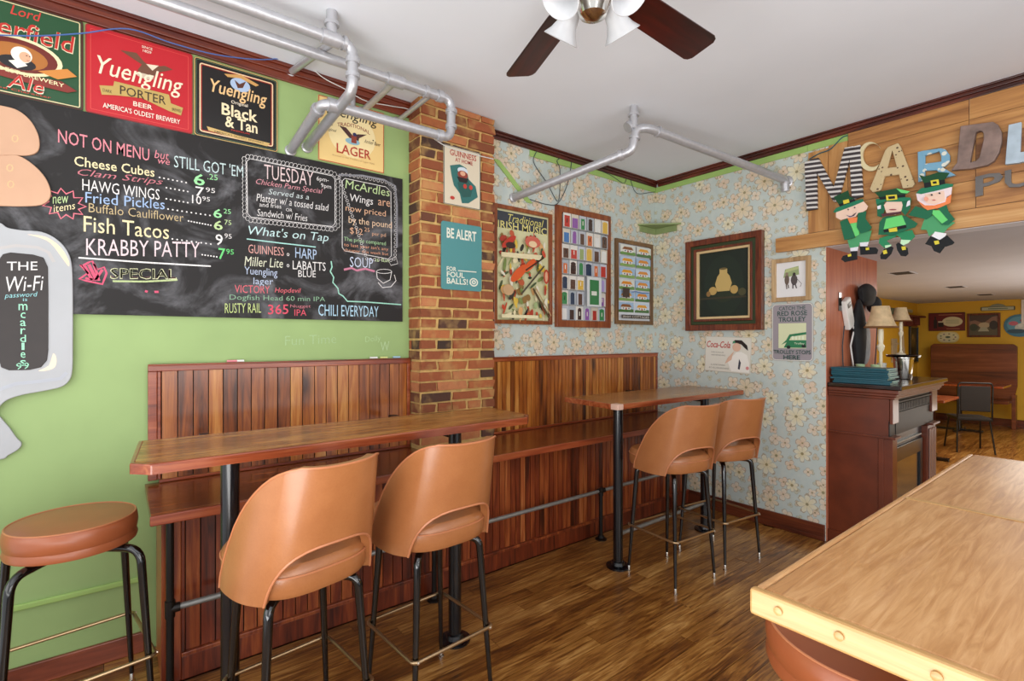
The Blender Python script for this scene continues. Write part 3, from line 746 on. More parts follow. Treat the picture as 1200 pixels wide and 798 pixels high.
# ================================================================== CEILING FAN
FC = Vector((1.905, 1.12, 0)); FZ = 2.544
FC = Vector((1.861, 1.135, 0))
fan = thing('ceiling_fan', 'ceiling fan with dark red wood blades and white bell glass shades', 'ceiling fan', (FC.x, FC.y, CZ))
fx, fy = FC.x, FC.y
MB().lathe([(.07, CZ-.001), (.07, CZ-.03), (.03, CZ-.06)], (fx, fy, 0), 28).build('canopy', M['white'], fan, True)
MB().cyl((fx, fy, 2.63), (fx, fy, CZ-.05), .013, 14).build('down_rod', M['white'], fan, True)
MB().lathe([(.03, 2.69), (.09, 2.675), (.115, 2.64), (.115, 2.58), (.09, 2.55), (.05, 2.53), (.03, 2.52)], (fx, fy, 0), 36).build('motor', M['white'], fan, True)
ang0 = R(162.6)
for k in range(5):
    a_ = ang0 - k*R(72); mt = Matrix.Translation((fx, fy, FZ)) @ Matrix.Rotation(a_, 4, 'Z') @ Matrix.Rotation(R(-12.5), 4, 'X')
    prof = [(.17, .050), (.20, .057), (.585, .066), (.602, .060), (.613, .045)]
    out = [(x_, w_) for x_, w_ in prof]+[(x_, -w_) for x_, w_ in reversed(prof)]
    bl = MB().prism([(x_, y_, 0) for x_, y_ in out], (0, 0, .006)).build('blade', M['blade'], fan, origin=(0, 0, 0), bevel=.002)
    bl.location = (0, 0, FZ-CZ); bl.rotation_euler = (Matrix.Rotation(a_, 3, 'Z') @ Matrix.Rotation(R(-12.5), 3, 'X')).to_euler()
    ir = MB().box(.09, .21, -.022, .022, -.004, .0).build('blade_iron', M['brass'], bl, origin=(0, 0, 0), bevel=.002); ir.location = (0, 0, 0)
MB().lathe([(.05, 2.52), (.055, 2.47), (.04, 2.43), (.015, 2.415)], (fx, fy, 0), 28).build('light_kit', M['chrome'], fan, True)
base_a = math.atan2(-fy+0, 2.91-fx)
for k in range(4):
    a_ = base_a+R(48)+k*R(90); d = Vector((math.cos(a_), math.sin(a_), 0)); ax = (d*.62+Vector((0, 0, -.78))).normalized()
    o_ = Vector((fx, fy, 2.51))+d*.07
    arm = MB().tube([Vector((fx, fy, 2.50))+d*.03, o_], .009, 10).build('lamp_arm', M['chrome'], fan, True)
    MB().lathe([(.017, 0), (.027, .014), (.030, .04), (.034, .068), (.044, .090), (.060, .112), (.0575, .113), (.041, .091), (.031, .068), (.027, .04), (.022, .016)], o_, 28, axis=ax, close=True).build('glass_shade', M['shade_glass'], fan, True)

# ================================================================== CABLES
def cable(name, label, pts, r=.0035, mat='cable'):
    P = [Vector(p) for p in pts]; out = []
    for i in range(len(P)-1):
        p0 = P[max(i-1, 0)]; p1 = P[i]; p2 = P[i+1]; p3 = P[min(i+2, len(P)-1)]
        for k in range(6):
            t_ = k/6; out.append(.5*((2*p1)+(p2-p0)*t_+(2*p0-5*p1+4*p2-p3)*t_**2+(3*p1-p0-3*p2+p3)*t_**3))
    out.append(P[-1]); o = MB().tube(out, r, 6).build(name, M[mat], None, True, origin=P[0]); return tag(o, label, 'cable')
cable('cable', 'blue and white cable sagging across the beer posters under the crown', [LW.px(x, y, h) for x, y, h in ((-30, 44, .03), (40, 46, .03), (95, 43, .03), (150, 39, .042), (200, 55, .042), (250, 68, .042), (300, 74, .044), (335, 72, .045))], .003, 'blue_cable' if 'blue_cable' in M else 'cable')
cable('cable', 'thin white cable drooping between the ceiling pipes above the cream poster', [LW.px(x, y, h) for x, y, h in ((335, 72, .045), (350, 74, .05), (375, 95, .05), (400, 108, .05), (425, 122, .05), (455, 127, .04), (480, 133, .04))]+[Vector((.175, 1.47, 2.72)), Vector((.172, 1.62, 2.66)), Vector((.172, 1.80, 2.655)), Vector((.172, 1.99, 2.66))], .0028, 'cable_white')
cable('cable', 'dark cable hanging in loops on the wallpaper right of the brick pillar', [LW.px(x, y, .012) for x, y in ((600, 163), (628, 172), (624, 190), (640, 215), (653, 236), (655, 200), (652, 188), (668, 184), (664, 215), (653, 238), (640, 240), (620, 234))], .003)
cable('cable', 'dark cable looping near the ceiling corner left of the corner shelf', [LW.px(x, y, .012) for x, y in ((670, 183), (702, 200), (715, 206), (730, 215), (735, 205), (744, 226), (760, 226), (766, 225))], .0025)
cable('cable', 'green garland wire from the crown to the letter M', [BW.px(x, y, .03) for x, y in ((950, 188), (962, 181), (975, 176), (988, 163), (995, 160))], .004, 'menu')

# ================================================================== SIGNS, POSTERS, PICTURES
class Sign:
    """flat printed thing on a plane; shapes are given in 0..1 of its own rectangle"""
    def __init__(s, name, label, cat, pl, rect, thick=.004, base='ffffff', off=.001, radius=0, frame=None, fw=.02, ft=.02, mat='print', group=None, tilt=0, skew=None, back=None):
        s.pl = pl; s.u0, s.v0, s.u1, s.v1 = rect; s.h = off+thick; s.W = s.u1-s.u0; s.H = s.v1-s.v0; s.tilt = tilt
        s.t = thing(name, label, cat, tuple(pl.P((s.u0+s.u1)/2, (s.v0+s.v1)/2)), group); s.mat = M[mat]
        s.mb = MB(); s.lay = 0
        m = MB(); m.col = lin(base)
        pts = s.rr(0, 0, 1, 1, radius)
        a = [s.p(x, y, -thick) for x, y in pts]
        m.prism(a, pl.n*thick); m.c = [lin(base)]*len(m.f)
        m.build('panel', s.mat, s.t)
        if frame:
            def fr_(o, i, t0, t1, mt, nm):
                P = lambda q: [pl.P(*s.rot(s.u0-q, s.v0-q), off+t0), pl.P(*s.rot(s.u1+q, s.v0-q), off+t0), pl.P(*s.rot(s.u1+q, s.v1+q), off+t0), pl.P(*s.rot(s.u0-q, s.v1+q), off+t0)]
                MB().ring(P(o), P(i), pl.n*(t1-t0)).build(nm, M[mt], s.t, bevel=.003)
            for args in (frame if isinstance(frame, list) else [(fw, -.002, 0, ft, frame, 'frame')]): fr_(*args)
    def rot(s, u, v):
        if not s.tilt: return (u, v)
        cu, cv = (s.u0+s.u1)/2, (s.v0+s.v1)/2; c, n = math.cos(s.tilt), math.sin(s.tilt)
        return (cu+(u-cu)*c-(v-cv)*n, cv+(u-cu)*n+(v-cv)*c)
    def p(s, x, y, dh=0): return s.pl.P(*s.rot(s.u0+s.W*x, s.v0+s.H*y), s.h+dh)
    def rr(s, x0, y0, x1, y1, r, n=5):
        if not r: return [(x0, y0), (x1, y0), (x1, y1), (x0, y1)]
        rx = r/s.W; ry = r/s.H; out = []
        for cx, cy, a0 in ((x1-rx, y0+ry, -90), (x1-rx, y1-ry, 0), (x0+rx, y1-ry, 90), (x0+rx, y0+ry, 180)):
            out += [(cx+rx*math.cos(R(a0+90*k/n)), cy+ry*math.sin(R(a0+90*k/n))) for k in range(n+1)]
        return out
    def nl(s): s.lay += 1; return .0003*s.lay+.0004
    def poly(s, pts, col): d = s.nl(); s.mb.poly([s.p(x, y, d) for x, y in pts], lin(col)); return s
    def rect(s, x0, y0, x1, y1, col, r=0): return s.poly(s.rr(x0, y0, x1, y1, r), col)
    def ell(s, cx, cy, rx, ry, col, n=20, rot=0):
        q = [(rx*math.cos(2*math.pi*k/n), ry*math.sin(2*math.pi*k/n)) for k in range(n)]; c, d = math.cos(rot), math.sin(rot)
        return s.poly([(cx+x*c-y*d, cy+x*d+y*c) for x, y in q], col)
    def line(s, pts, wd, col, closed=False): d = s.nl(); stroke(s.mb, [s.p(x, y, d) for x, y in pts], wd, s.pl.n, col, closed); return s
    def border(s, ins, wd, col, r=0): q = s.rr(ins/s.W, ins/s.H, 1-ins/s.W, 1-ins/s.H, r); return s.line(q, wd, col, True)
    def text(s, t, x0, y0, x1, h, col, bold=0, shear=0, y1=None, arc=0):
        d = s.nl(); y1 = y0 if y1 is None else y1; O = s.p(x0, y0, d)
        put_text(s.mb, t, O, s.p(x1, y1, d)-O, s.p(x0, y0+h, d)-O, col, bold, shear, arc); return s
    def done(s, nm='print'): s.mb.build(nm, s.mat, s.t, norm=False); return s.t
def rectpx(pl, x0, yt0, yb0, x1, yt1, yb1):
    a, b = pl.at(x0, yt0), pl.at(x0, yb0); c, d = pl.at(x1, yt1), pl.at(x1, yb1)
    return (a[0], (b[1]+d[1])/2, c[0], (a[1]+c[1])/2)
zt = 2.842; zb = 2.448
# green poster (cut by the frame edge)
y1 = LW.at(97.7, 60)[0]; s = Sign('beer_poster', 'green ale poster with red blackletter title, leftmost of the row above the chalkboard', 'poster', LW, (y1-.52, 2.452, y1, 2.845), .006, '1e4a2a', .002, .01)
s.border(.012, .004, 'd8c79a', .006).border(.004, .006, '4a1c14', .008)
s.text('Lord', .56, .855, .74, .10, 'c43a30', .02, .25).text('Chesterfield', .06, .62, .95, .20, 'e0d6b4', .045, .12, y1=.60).text('Chesterfield', .063, .63, .945, .19, 'b8281f', .012, .12, y1=.61)
s.ell(.60, .44, .27, .20, 'e8dcae', 28).ell(.60, .44, .24, .17, '6a241a', 28).ell(.60, .43, .18, .13, 'a8682c', 24).ell(.60, .36, .11, .07, '1e1c20').ell(.625, .45, .062, .085, 'e8e2d4').ell(.645, .435, .034, .055, 'dca888').poly([(.55, .36), (.62, .40), (.66, .35), (.60, .30)], 'e8e2d4').ell(.655, .455, .006, .006, '3a2a24', 6).ell(.672, .452, .005, .006, '3a2a24', 6).line([(.655, .405), (.672, .405)], .002, '8c3c34')
s.poly([(.10, .36), (.30, .27), (.62, .24), (.86, .27), (.96, .20), (.9, .16), (.62, .17), (.3, .2), (.08, .3)], '7c2a20').text("AMERICA'S OLDEST BREWERY", .13, .28, .88, .045, 'e8dcae', .02, y1=.205)
s.poly([(.72, .32), (.9, .42), (.96, .36), (.84, .28)], 'c8823a')
s.text('Ale', .54, .075, .76, .15, 'e4d8c0', .035, .2).text('Ale', .545, .085, .755, .14, 'bc2a22', .005, .2).text('Aged in Wood Character', .2, .045, .8, .03, 'c43a30', .01); s.done()
# red poster
s = Sign('beer_poster', 'red porter poster with white script lettering and an eagle, above the chalkboard', 'poster', LW, (LW.at(100, 60)[0], 2.452, LW.at(225.6, 100)[0], 2.843), .006, 'b81824', .002, .012)
s.border(.018, .002, 'd85048', .004).border(.003, .003, '8c2c28', .01)
s.poly([(.30, .80), (.45, .82), (.52, .74), (.58, .70), (.72, .76), (.80, .74), (.66, .66), (.60, .58), (.50, .56), (.46, .62), (.50, .70)], '6a4430').poly([(.54, .72), (.66, .74), (.60, .66)], 'e0d0b8').ell(.53, .57, .08, .03, 'c8b8a0')
s.text('SINCE', .50, .90, .60, .03, 'ecdcc8', .02).text('1829', .51, .855, .59, .03, 'ecdcc8', .02)
s.text('Yuengling', .10, .40, .90, .27, 'f0dcc0', .014, .28)
s.poly([(.12, .33), (.24, .36), (.25, .42), (.76, .42), (.78, .32), (.9, .30), (.88, .20), (.76, .22), (.5, .30), (.26, .26), (.14, .23)], 'b89c58').text('PORTER', .30, .285, .73, .105, '3a2a18', .02).text('DARK', .15, .27, .23, .035, '3a2a18', .01).text('BREWED', .79, .235, .88, .035, '3a2a18', .01)
s.text('BEER', .42, .185, .60, .055, 'ecdcc8', .03).text("AMERICA'S OLDEST BREWERY", .15, .085, .87, .06, 'f0e4d4', .02); s.done()
# black & tan
s = Sign('beer_poster', 'black and tan beer poster with cream border, third above the chalkboard', 'poster', LW, (LW.at(227, 110)[0], 2.452, LW.at(325, 140)[0], 2.838), .006, '14100f', .002, .014)
s.border(.003, .004, 'c8a868', .012).border(.010, .002, '5a7a5a', .01).border(.026, .006, 'ecc8a0', .01).border(.032, .003, 'b02a20', .008)
s.ell(.53, .79, .12, .09, 'a8bcd8').poly([(.46, .84), (.52, .80), (.60, .86), (.56, .76), (.50, .74)], '5a3020').poly([(.34, .88), (.54, .93), (.76, .86), (.72, .83), (.53, .88), (.38, .85)], 'c89858')
s.text('Yuengling', .18, .55, .86, .22, 'e4bc84', .028, .22).text('Original', .42, .505, .62, .055, 'e8dcc8', .02).text('Black', .31, .34, .74, .155, 'f0dcb4', .045).text('& Tan', .35, .19, .74, .15, 'f0dcb4', .045)
s.text('PREMIUM', .42, .155, .64, .02, 'b83228', .02).poly([(.14, .14), (.5, .11), (.9, .10), (.86, .05), (.5, .065), (.16, .09)], 'c8a868').text("AMERICA'S OLDEST BREWERY", .22, .085, .82, .025, '2a1c14', .01, y1=.07); s.done()
# lager poster
s = Sign('beer_poster', 'cream lager poster with red border and eagle, nearest the brick pillar', 'poster', LW, (LW.at(372.5, 150)[0], 2.462, LW.at(449.3, 160)[0], 2.828), .006, 'e8c884', .002, 0)
s.border(.003, .006, 'b84a2c')
s.ell(.5, .5, .36, .36, 'efdca6', 28)
s.text('Yuengling', .10, .70, .90, .20, '1c1814', .014, .25, y1=.70).text('TRADITIONAL', .27, .58, .77, .06, '8a2c24', .02, arc=.018).text('Original', .06, .47, .26, .06, '3a2a20', .0, .3).text('Amber Beer', .68, .43, .94, .06, '3a2a20', .0, .3)
s.poly([(.30, .60), (.40, .60), (.50, .50), (.58, .54), (.72, .57), (.60, .48), (.58, .38), (.44, .36), (.46, .44), (.38, .52)], '4a2a28').ell(.5, .40, .11, .05, '8cb4c4').poly([(.48, .50), (.56, .50), (.56, .38), (.48, .38)], '8c3c2c').ell(.53, .52, .03, .03, '30305a')
s.ell(.19, .58, .012, .012, '3a2a20', 6).ell(.82, .50, .012, .012, '3a2a20', 6)
s.text('LAGER', .26, .17, .78, .15, 'b03828', .02).text('Brewed in the Traditional Lager Style', .2, .10, .84, .03, 'b08a60', .0); s.done()

# ---- chalkboard
cy0, cy1 = -.78, LW.at(470.4, 290)[0]
cb = thing('chalkboard', 'large wall chalkboard menu covered in coloured chalk writing', 'chalkboard', (0, .4, 2.0))
MB().box(.001, .016, cy0, cy1, 1.560, 2.449).build('board', M['chalkboard'], cb)
LB = Pl('x', .016)
def chalk(items, nm='chalk_writing'):
    mb = MB()
    for it in items:
        k = it[0]
        if k == 't': wall_text(mb, LB, *it[1:8], bold=it[8] if len(it) > 8 else -.002, shear=it[9] if len(it) > 9 else 0, lift=.0012)
        elif k == 'l': stroke(mb, [LB.px(x, y, .0010) for x, y in it[1]], it[2], (1, 0, 0), it[3], it[4] if len(it) > 4 else False)
        elif k == 'd':
            (x0, y0), (x1, y1), n = it[1:4]
            for i in range(n):
                c = LB.px(x0+(x1-x0)*i/(n-1), y0+(y1-y0)*i/(n-1), .001); mb.poly([c+Vector((0, .004*math.cos(a_), .004*math.sin(a_))) for a_ in (0, 1.05, 2.1, 3.14, 4.2, 5.24)], lin(it[4]))
        elif k == 'p': mb.poly([LB.px(x, y, .0008) for x, y in it[1]], lin(it[2]))
    mb.build(nm, M['chalk'], cb, norm=False)
W_ = 'e8e4e2'; PK = 'e08a94'; CR = 'ecdcae'; BL = '9fb8dc'; GR = '9ce0a0'; TL = 'a8dcd4'; OR = 'd8a888'; LG = 'bcd49a'
chalk([('t', 'NOT ON MENU', 68, 167, 175, 189, 17, PK, .010), ('t', 'but', 181, 185, 198, 187.5, 10, PK, .0, .2), ('t', 'we', 185, 191.5, 199, 193.5, 5.5, PK, .0, .2), ('t', "STILL GOT 'EM", 204, 196, 285, 208, 15.5, 'c4d8d8', -.002)])
chalk([('t', 'Cheese Cubes', 87, 194, 181, 207.5, 12.5, CR, .022), ('d', (187, 208), (218, 214), 7, W_), ('t', '6', 227, 216.5, 240, 218, 14.5, GR, .03), ('t', '.25', 243, 210, 255, 211.5, 7, GR)])
chalk([('t', 'Clam Strips', 91, 207.5, 191, 219, 11, 'c87882', -.004, .35), ('d', (195, 220), (220, 224.5), 6, W_), ('t', '7', 229, 229.5, 239, 231, 12, W_, .01), ('t', '95', 241, 225, 252, 226.5, 6, W_)])
chalk([('t', 'HAWG WINGS', 96.5, 223, 187, 234.5, 14.5, W_, -.002), ('d', (195, 233), (220, 237.5), 6, W_), ('t', '10', 225, 238, 236, 240, 10.5, W_, .01), ('t', '95', 237, 235, 246, 236.5, 5.5, W_)])
chalk([('t', 'Fried Pickles', 100, 237.5, 193, 245.5, 13.5, BL, .006), ('d', (197, 245), (246, 252.5), 10, W_), ('t', '6', 250, 255, 260, 256, 11.5, GR, .03), ('t', '25', 262, 250, 270.5, 251, 6, GR)])
chalk([('t', 'Buffalo Cauliflower', 104, 248.5, 215, 260, 11.5, 'c4ae84', -.006), ('d', (221, 259), (247, 264), 9, W_), ('t', '6', 250.5, 269, 261, 270, 12, LG, .03), ('t', '75', 263, 263, 271, 264, 6, LG)])
chalk([('t', 'Fish Tacos', 98, 271.5, 198, 280.5, 20, CR, .008), ('d', (202, 280), (247, 286), 9, W_), ('t', '9', 252.5, 287, 261, 288, 14, W_, .02), ('t', '95', 263, 279, 271.5, 280, 6, W_)])
chalk([('t', 'KRABBY PATTY', 101, 299, 234, 301.5, 21, 'e8d0d4', .0), ('d', (237, 298.5), (254, 301), 6, W_), ('t', '7', 256, 303.5, 264, 304.5, 14, '6ed47c', .03), ('t', '95', 265, 297.5, 274, 298.5, 6.5, '6ed47c', .01), ('l', [(92, 302), (170, 307.5), (247, 312)], .007, W_)])
chalk([('t', 'SPECIAL', 129, 327, 207, 327.5, 14, 'd8d8b0', .045), ('t', 'SPECIAL', 130, 326, 206, 326.5, 12, 'd89aa0', .004), ('l', [(132, 329.5), (170, 330), (208, 328)], .008, 'b8c890')])
star = []
for k in range(22):
    a_ = 2*math.pi*k/22; r_ = 1 if k % 2 == 0 else .68; star.append((75+26*r_*math.cos(a_), 239+18*r_*math.sin(a_)+3*math.cos(a_)))
chalk([('l', star, .006, 'e07886', True), ('t', 'new', 62, 239, 80, 238, 9, LG, .0), ('t', 'items', 63, 249, 88, 245, 9, CR, .0)], 'chalk_drawing')
chalk([('l', [(96, 312), (103, 308), (108, 306), (114, 316), (122, 313), (125, 320), (120, 333), (101, 329), (93, 327), (103, 320), (94, 310)], .008, 'dc5a78', True), ('l', [(99, 312), (108, 328)], .012, 'dc5a78'), ('l', [(104, 310), (113, 328)], .012, 'dc5a78'), ('l', [(110, 309), (116, 329)], .010, 'dc5a78'), ('l', [(120, 316), (112, 328), (100, 326)], .010, 'dc5a78'), ('l', [(170, 341), (173, 342)], .01, 'dc5a78'), ('l', [(181, 342), (186, 342)], .01, 'dc5a78')], 'chalk_drawing')
box1 = [(289, 189), (293, 186), (389, 206), (392.5, 210), (392.5, 262), (389, 265.5), (294, 254.5), (290, 250)]
def loops(pts, n, rr_):
    out = []
    segs = [(Vector((*pts[i], 0)), Vector((*pts[(i+1) % len(pts)], 0))) for i in range(len(pts))]; tot = sum((b-a).length for a, b in segs); L = []
    for i in range(n):
        d = tot*i/n
        for a, b in segs:
            l_ = (b-a).length
            if d <= l_: q = a+(b-a)*d/l_; break
            d -= l_
        L.append(('l', [(q.x+rr_*math.cos(k), q.y+rr_*1.1*math.sin(k)) for k in (0, 1.05, 2.1, 3.14, 4.2, 5.24)], .0022, W_, True))
    return L
big1 = [(286, 186), (291, 183), (391, 203), (396, 209), (396, 265), (391, 269), (292, 258), (286.5, 252)]
chalk([('l', box1, .0035, W_, True)]+loops(big1, 74, 2.5), 'chalk_border')
chalk([('t', 'TUESDAY', 309.5, 209.5, 367, 218, 18.5, 'e0c8c8', -.006), ('t', '6pm-', 371, 213, 385, 215, 7, W_), ('t', '9pm', 376, 221, 388, 223, 7, W_), ('t', 'Chicken Parm Special', 300, 217.5, 378, 229, 9, 'dc98a0', -.004, .3),
       ('t', 'Served as a', 314.5, 227.5, 362, 234, 7, 'ccd8d8', -.004, .2), ('t', 'Platter w/ a tossed salad', 300.5, 235.5, 385, 247.5, 9.5, W_, -.004, .15), ('t', 'and fries', 304, 242, 329.5, 244.5, 5.5, W_, -.004), ('t', 'OR', 335, 247.5, 342.5, 248.5, 4, W_), ('t', 'Sandwich w/ Fries', 301.5, 253, 360, 259.5, 9, W_, -.004, .1)])
chalk([('t', "What's on Tap", 291, 278, 385, 286, 15, 'c4e0e0', -.002, .2), ('l', [(289, 280), (330, 285), (370, 289.5)], .006, TL)])
chalk([('t', 'GUINNESS', 291, 296.5, 332.5, 300, 11, 'd8a098', .0), ('t', 'HARP', 346, 302, 371, 304.5, 13, 'b0c4e0', .0), ('t', 'Miller Lite', 286.5, 311.5, 331.5, 314, 12, 'dcdcc4', .0, .15), ('t', 'LABATTS', 343, 315.5, 381.5, 317.5, 11, W_, .0), ('t', 'BLUE', 349.5, 324.5, 370, 325, 8.5, W_, .0),
       ('t', 'Yuengling', 286.5, 324, 325, 326.5, 12.5, 'bcc8e0', .0), ('t', 'lager', 297, 335.5, 320, 336, 11, 'bcc8e0', .0), ('t', 'o', 336, 300, 339, 300.3, 4, W_, .01), ('t', 'o', 336, 313, 339, 313.3, 4, W_, .01)])
chalk([('t', 'VICTORY', 275, 343, 316, 344, 10, 'dc6a74', .0), ('t', 'Hopdevil', 322, 344.5, 352.5, 345, 8, 'dc6a74', .0, .2), ('t', 'Dogfish Head 60 min IPA', 269, 353, 381, 355, 8.5, '8cb494', -.004), ('t', 'RUSTY RAIL', 263.5, 367, 306, 366.5, 12.5, 'c4d48c', .0), ('t', '365', 314, 368.5, 338, 368, 12.5, 'dc5468', .02), ('t', 'Nugget', 340, 361.5, 364, 361.5, 5, 'c87a84'), ('t', 'IPA', 345, 370, 359, 370, 8, 'dc5468', .0)])
chalk([('t', 'CHILI EVERYDAY', 373, 370, 443.5, 371.5, 14.5, 'b4d8ec', .0), ('l', [(388, 306), (389, 313), (387, 318), (391, 325), (390, 331), (396, 338), (397, 344), (402, 347), (407, 353), (430, 354), (470, 357)], .007, 'a0d8c4')])
chalk([('t', 'SOUP', 410, 312.8, 437, 314.5, 13, 'c8d0e4', .0), ('l', [(403, 316), (412, 314), (418, 317), (428, 315), (439, 318)], .012, 'c87c94'), ('l', [(450+9*math.cos(k*.52), 318+2.5*math.sin(k*.52)) for k in range(12)], .003, W_, True), ('l', [(441, 318), (442, 326), (449, 332), (457, 328), (459, 318)], .004, W_), ('l', [(443, 331), (448, 337), (458, 336), (464, 329), (462, 322)], .004, W_), ('l', [(455, 305), (464, 301), (466, 309), (458, 311)], .003, W_, True)], 'chalk_drawing')
box2 = [(401, 212), (404, 209), (452, 219), (458, 225), (458.5, 300), (455, 303.5), (404, 294), (401, 290)]
big2 = [(397.5, 208), (402, 204), (455, 214), (463, 221), (464, 262), (463, 300), (461, 305), (430, 304)]
chalk([('l', box2, .0035, W_, True), ('l', [(397, 205), (425, 206), (450, 211), (463, 218), (465, 240), (465, 290)], .012, '8c8c92')]+loops(big2, 60, 1.6), 'chalk_border')
chalk([('t', 'McArdles', 404.5, 220.5, 456.5, 230.5, 11, LG, .0, .1), ('t', 'Wings', 410, 238.5, 437, 243, 12.5, W_, .0, .1), ('t', 'are', 443, 240.5, 457, 242.5, 7, OR, .0), ('t', 'now priced', 405, 249, 452, 256, 10, 'dcae8c', .0), ('t', 'by the pound', 408.5, 263.5, 459, 270, 11, 'e4c4a4', .0), ('t', '$12', 410, 274.5, 425, 276.5, 9, OR, .0), ('t', '25', 427, 271, 433, 272, 5, OR), ('t', 'per pd', 436, 277, 452, 279, 6, OR),
       ('t', 'The price compared', 403, 283.5, 452, 289, 6.5, 'a8d09c', -.002), ('t', 'to last year isn\'t any', 403, 289.5, 455, 295, 5.5, 'dc9c7c', -.002), ('t', 'cheaper this week but', 403, 295.5, 455, 300.5, 5, 'dc9c7c', -.002), ('t', 'is fun', 440, 306.5, 456, 307.5, 5, LG, -.002)])
# chalk graffiti on the green wall
mb = MB(); wall_text(mb, LW, 'Fun Time', 334, 405, 394, 402, 12, 'acc692', -.012); wall_text(mb, LW, 'W', 446, 412, 456, 411, 12, 'bcd4a4', -.01); wall_text(mb, LW, 'Dolly', 428, 403, 446, 401, 9, 'b4cf98', -.012)
o = mb.build('wall_scribble', M['chalk'], None, norm=False); tag(o, 'faint chalk scribble on the green wall just below the chalkboard', 'writing')
# chalk pieces on the wainscot ledge
for lb, px_, col in (('pink chalk stub lying on the wainscot cap, left piece', 265, 'e08a94'), ('white chalk stub lying on the wainscot cap, beside the pink one', 273.5, 'e8e8e4'),
                     ('white chalk stick on the cap near the brick pillar, left one', 432, 'e8e8e4'), ('yellow chalk stick on the cap near the brick pillar, middle one', 444, 'd8dc90'), ('pale blue chalk stick on the cap nearest the brick pillar', 459, 'a8c8dc')):
    yy = LW.at(px_, 423)[0]; m_ = flat('chalk_'+col, col, .9); o = MB().cyl((.02, yy, 1.3395), (.024, yy+.045, 1.3395), .0055, 8).build('chalk_stick', m_, None, True, origin=(.02, yy, 1.334)); tag(o, lb, 'chalk', 'chalk sticks on the wainscot cap')

# ---- painted cut-out figure with a small chalkboard
def smooth(pts, k=4):
    P = [Vector((*p, 0)) for p in pts]; n = len(P); out = []
    for i in range(n):
        p0, p1, p2, p3 = P[i-1], P[i], P[(i+1) % n], P[(i+2) % n]
        for j in range(k):
            t_ = j/k; q = .5*((2*p1)+(p2-p0)*t_+(2*p0-5*p1+4*p2-p3)*t_**2+(3*p1-p0-3*p2+p3)*t_**3); out.append((q.x, q.y))
    return out
cut = thing('painted_cutout', 'large painted wooden cut-out with peach lobes and a grey body, at the left frame edge', 'wall decoration', (.02, -.45, 1.9))
def cutout(nm, pts, h0, h1, mat, sm=True):
    q = smooth(pts) if sm else pts
    return MB().prism([LW.px(x, y, h0) for x, y in q], (h1-h0, 0, 0)).build(nm, mat, cut, bevel=.003)
G1 = flat('cutout_grey_paint', 'abadb0', .4, var=.04, scale=6); G2 = flat('cutout_peach_paint', 'c49a7c', .45, var=.05, scale=6); G3 = flat('cutout_edge', '2a2420', .6)
body = [(-70, 262), (-30, 258), (0, 262), (10, 268), (27, 271), (50, 273), (68, 282), (80, 296), (85, 314), (86, 350), (86, 400), (85.5, 432), (82, 445), (72, 453), (50, 458), (28, 462), (10, 468), (0, 477), (-10, 492), (-40, 500), (-70, 500)]
cutout('body', body, .017, .029, G1)
cutout('peach_lobe', [(-60, 128), (-20, 124), (5, 127), (22, 132), (36, 143), (45, 158), (47.5, 172), (44, 181), (32, 184.5), (10, 184), (-60, 184)], .017, .030, G2)
cutout('peach_lobe', [(-60, 185), (0, 184.5), (22, 184.5), (40, 195), (54, 210), (60.5, 226), (58, 236), (48, 242), (25, 243.5), (0, 243), (-60, 243)], .017, .030, G2)
cutout('tail', [(-60, 478), (-10, 482), (8, 496), (20, 512), (26, 519), (22, 526), (10, 533), (0, 538), (-60, 545)], .004, .016, G1)
sl = cutout('slate', [(0, 306), (5, 299), (14, 297), (40, 299.5), (52, 303), (57, 314), (57.5, 345), (57.5, 410), (56, 422), (49, 430), (36, 433), (12, 433.5), (3, 430), (0, 420), (-.5, 360)], .0295, .033, flat('slate_paint', '29211f', .5, var=.12), False)
hl = MB()
hl.poly([LW.px(x, y, .0292) for x, y in smooth([(33, 276), (55, 279), (72, 291), (81, 306), (81, 313), (74, 304), (60, 286), (45, 279)], 3)], lin('f0d4b4')); hl.poly([LW.px(x, y, .0292) for x, y in smooth([(63, 414), (67, 420), (65, 430), (55, 434), (46, 434), (58, 428)], 3)], lin('f0dcc4'))
stroke(hl, [LW.px(x, y, .0292) for x, y in ((0, 292), (20, 289), (45, 291), (58, 297), (64, 308))], .012, (1, 0, 0), 'b4b0ae'); stroke(hl, [LW.px(x, y, .0292) for x, y in ((0, 456), (20, 449), (50, 446), (72, 443), (79, 436))], .014, (1, 0, 0), 'b0b4bc')
for x, y, c_ in ((19, 165, 'dcae82'), (13, 199, 'dcae82'), (14, 218, 'dcae82')): stroke(hl, [LW.px(x+3.5*math.cos(k), y+4*math.sin(k), .0305) for k in (0, .9, 1.8, 2.7, 3.6, 4.5, 5.4)], .004, (1, 0, 0), c_, True)
hl.build('painted_marks', M['felt'], cut, norm=False)
mb = MB(); LS = Pl('x', .033)
for it in (('THE', 8, 317, 44, 316.5, 11, W_, .01, 0), ('Wi-Fi', 7, 342, 51, 340, 19, W_, -.002, .15), ('password', 5.5, 351, 44, 349, 8, '9cd8dc', -.004, .2), ('is', 27, 353, 32, 352.5, 4, '9cd8dc', -.004, 0)):
    t_, x0, y0, x1, y1_, h_, c_, bo, sh = it; wall_text(mb, LS, t_, x0, y0, x1, y1_, h_, c_, bo, sh, .001)
yy = 363.5
for ch_, w_ in zip('mcardles', (9, 5, 6, 5, 6, 3, 5, 6)):
    hh = {'m': 8, 'l': 9, 'd': 9}.get(ch_, 7.2); wall_text(mb, LS, ch_, 27-w_/2*1.15, yy, 27+w_/2*1.15, yy, hh, 'a4e4c4', .01, 0, .001); yy += 9.3
wall_text(mb, LS, '99', 19, 433, 34, 432, 8, 'a4e4c4', .0, 0, .001)
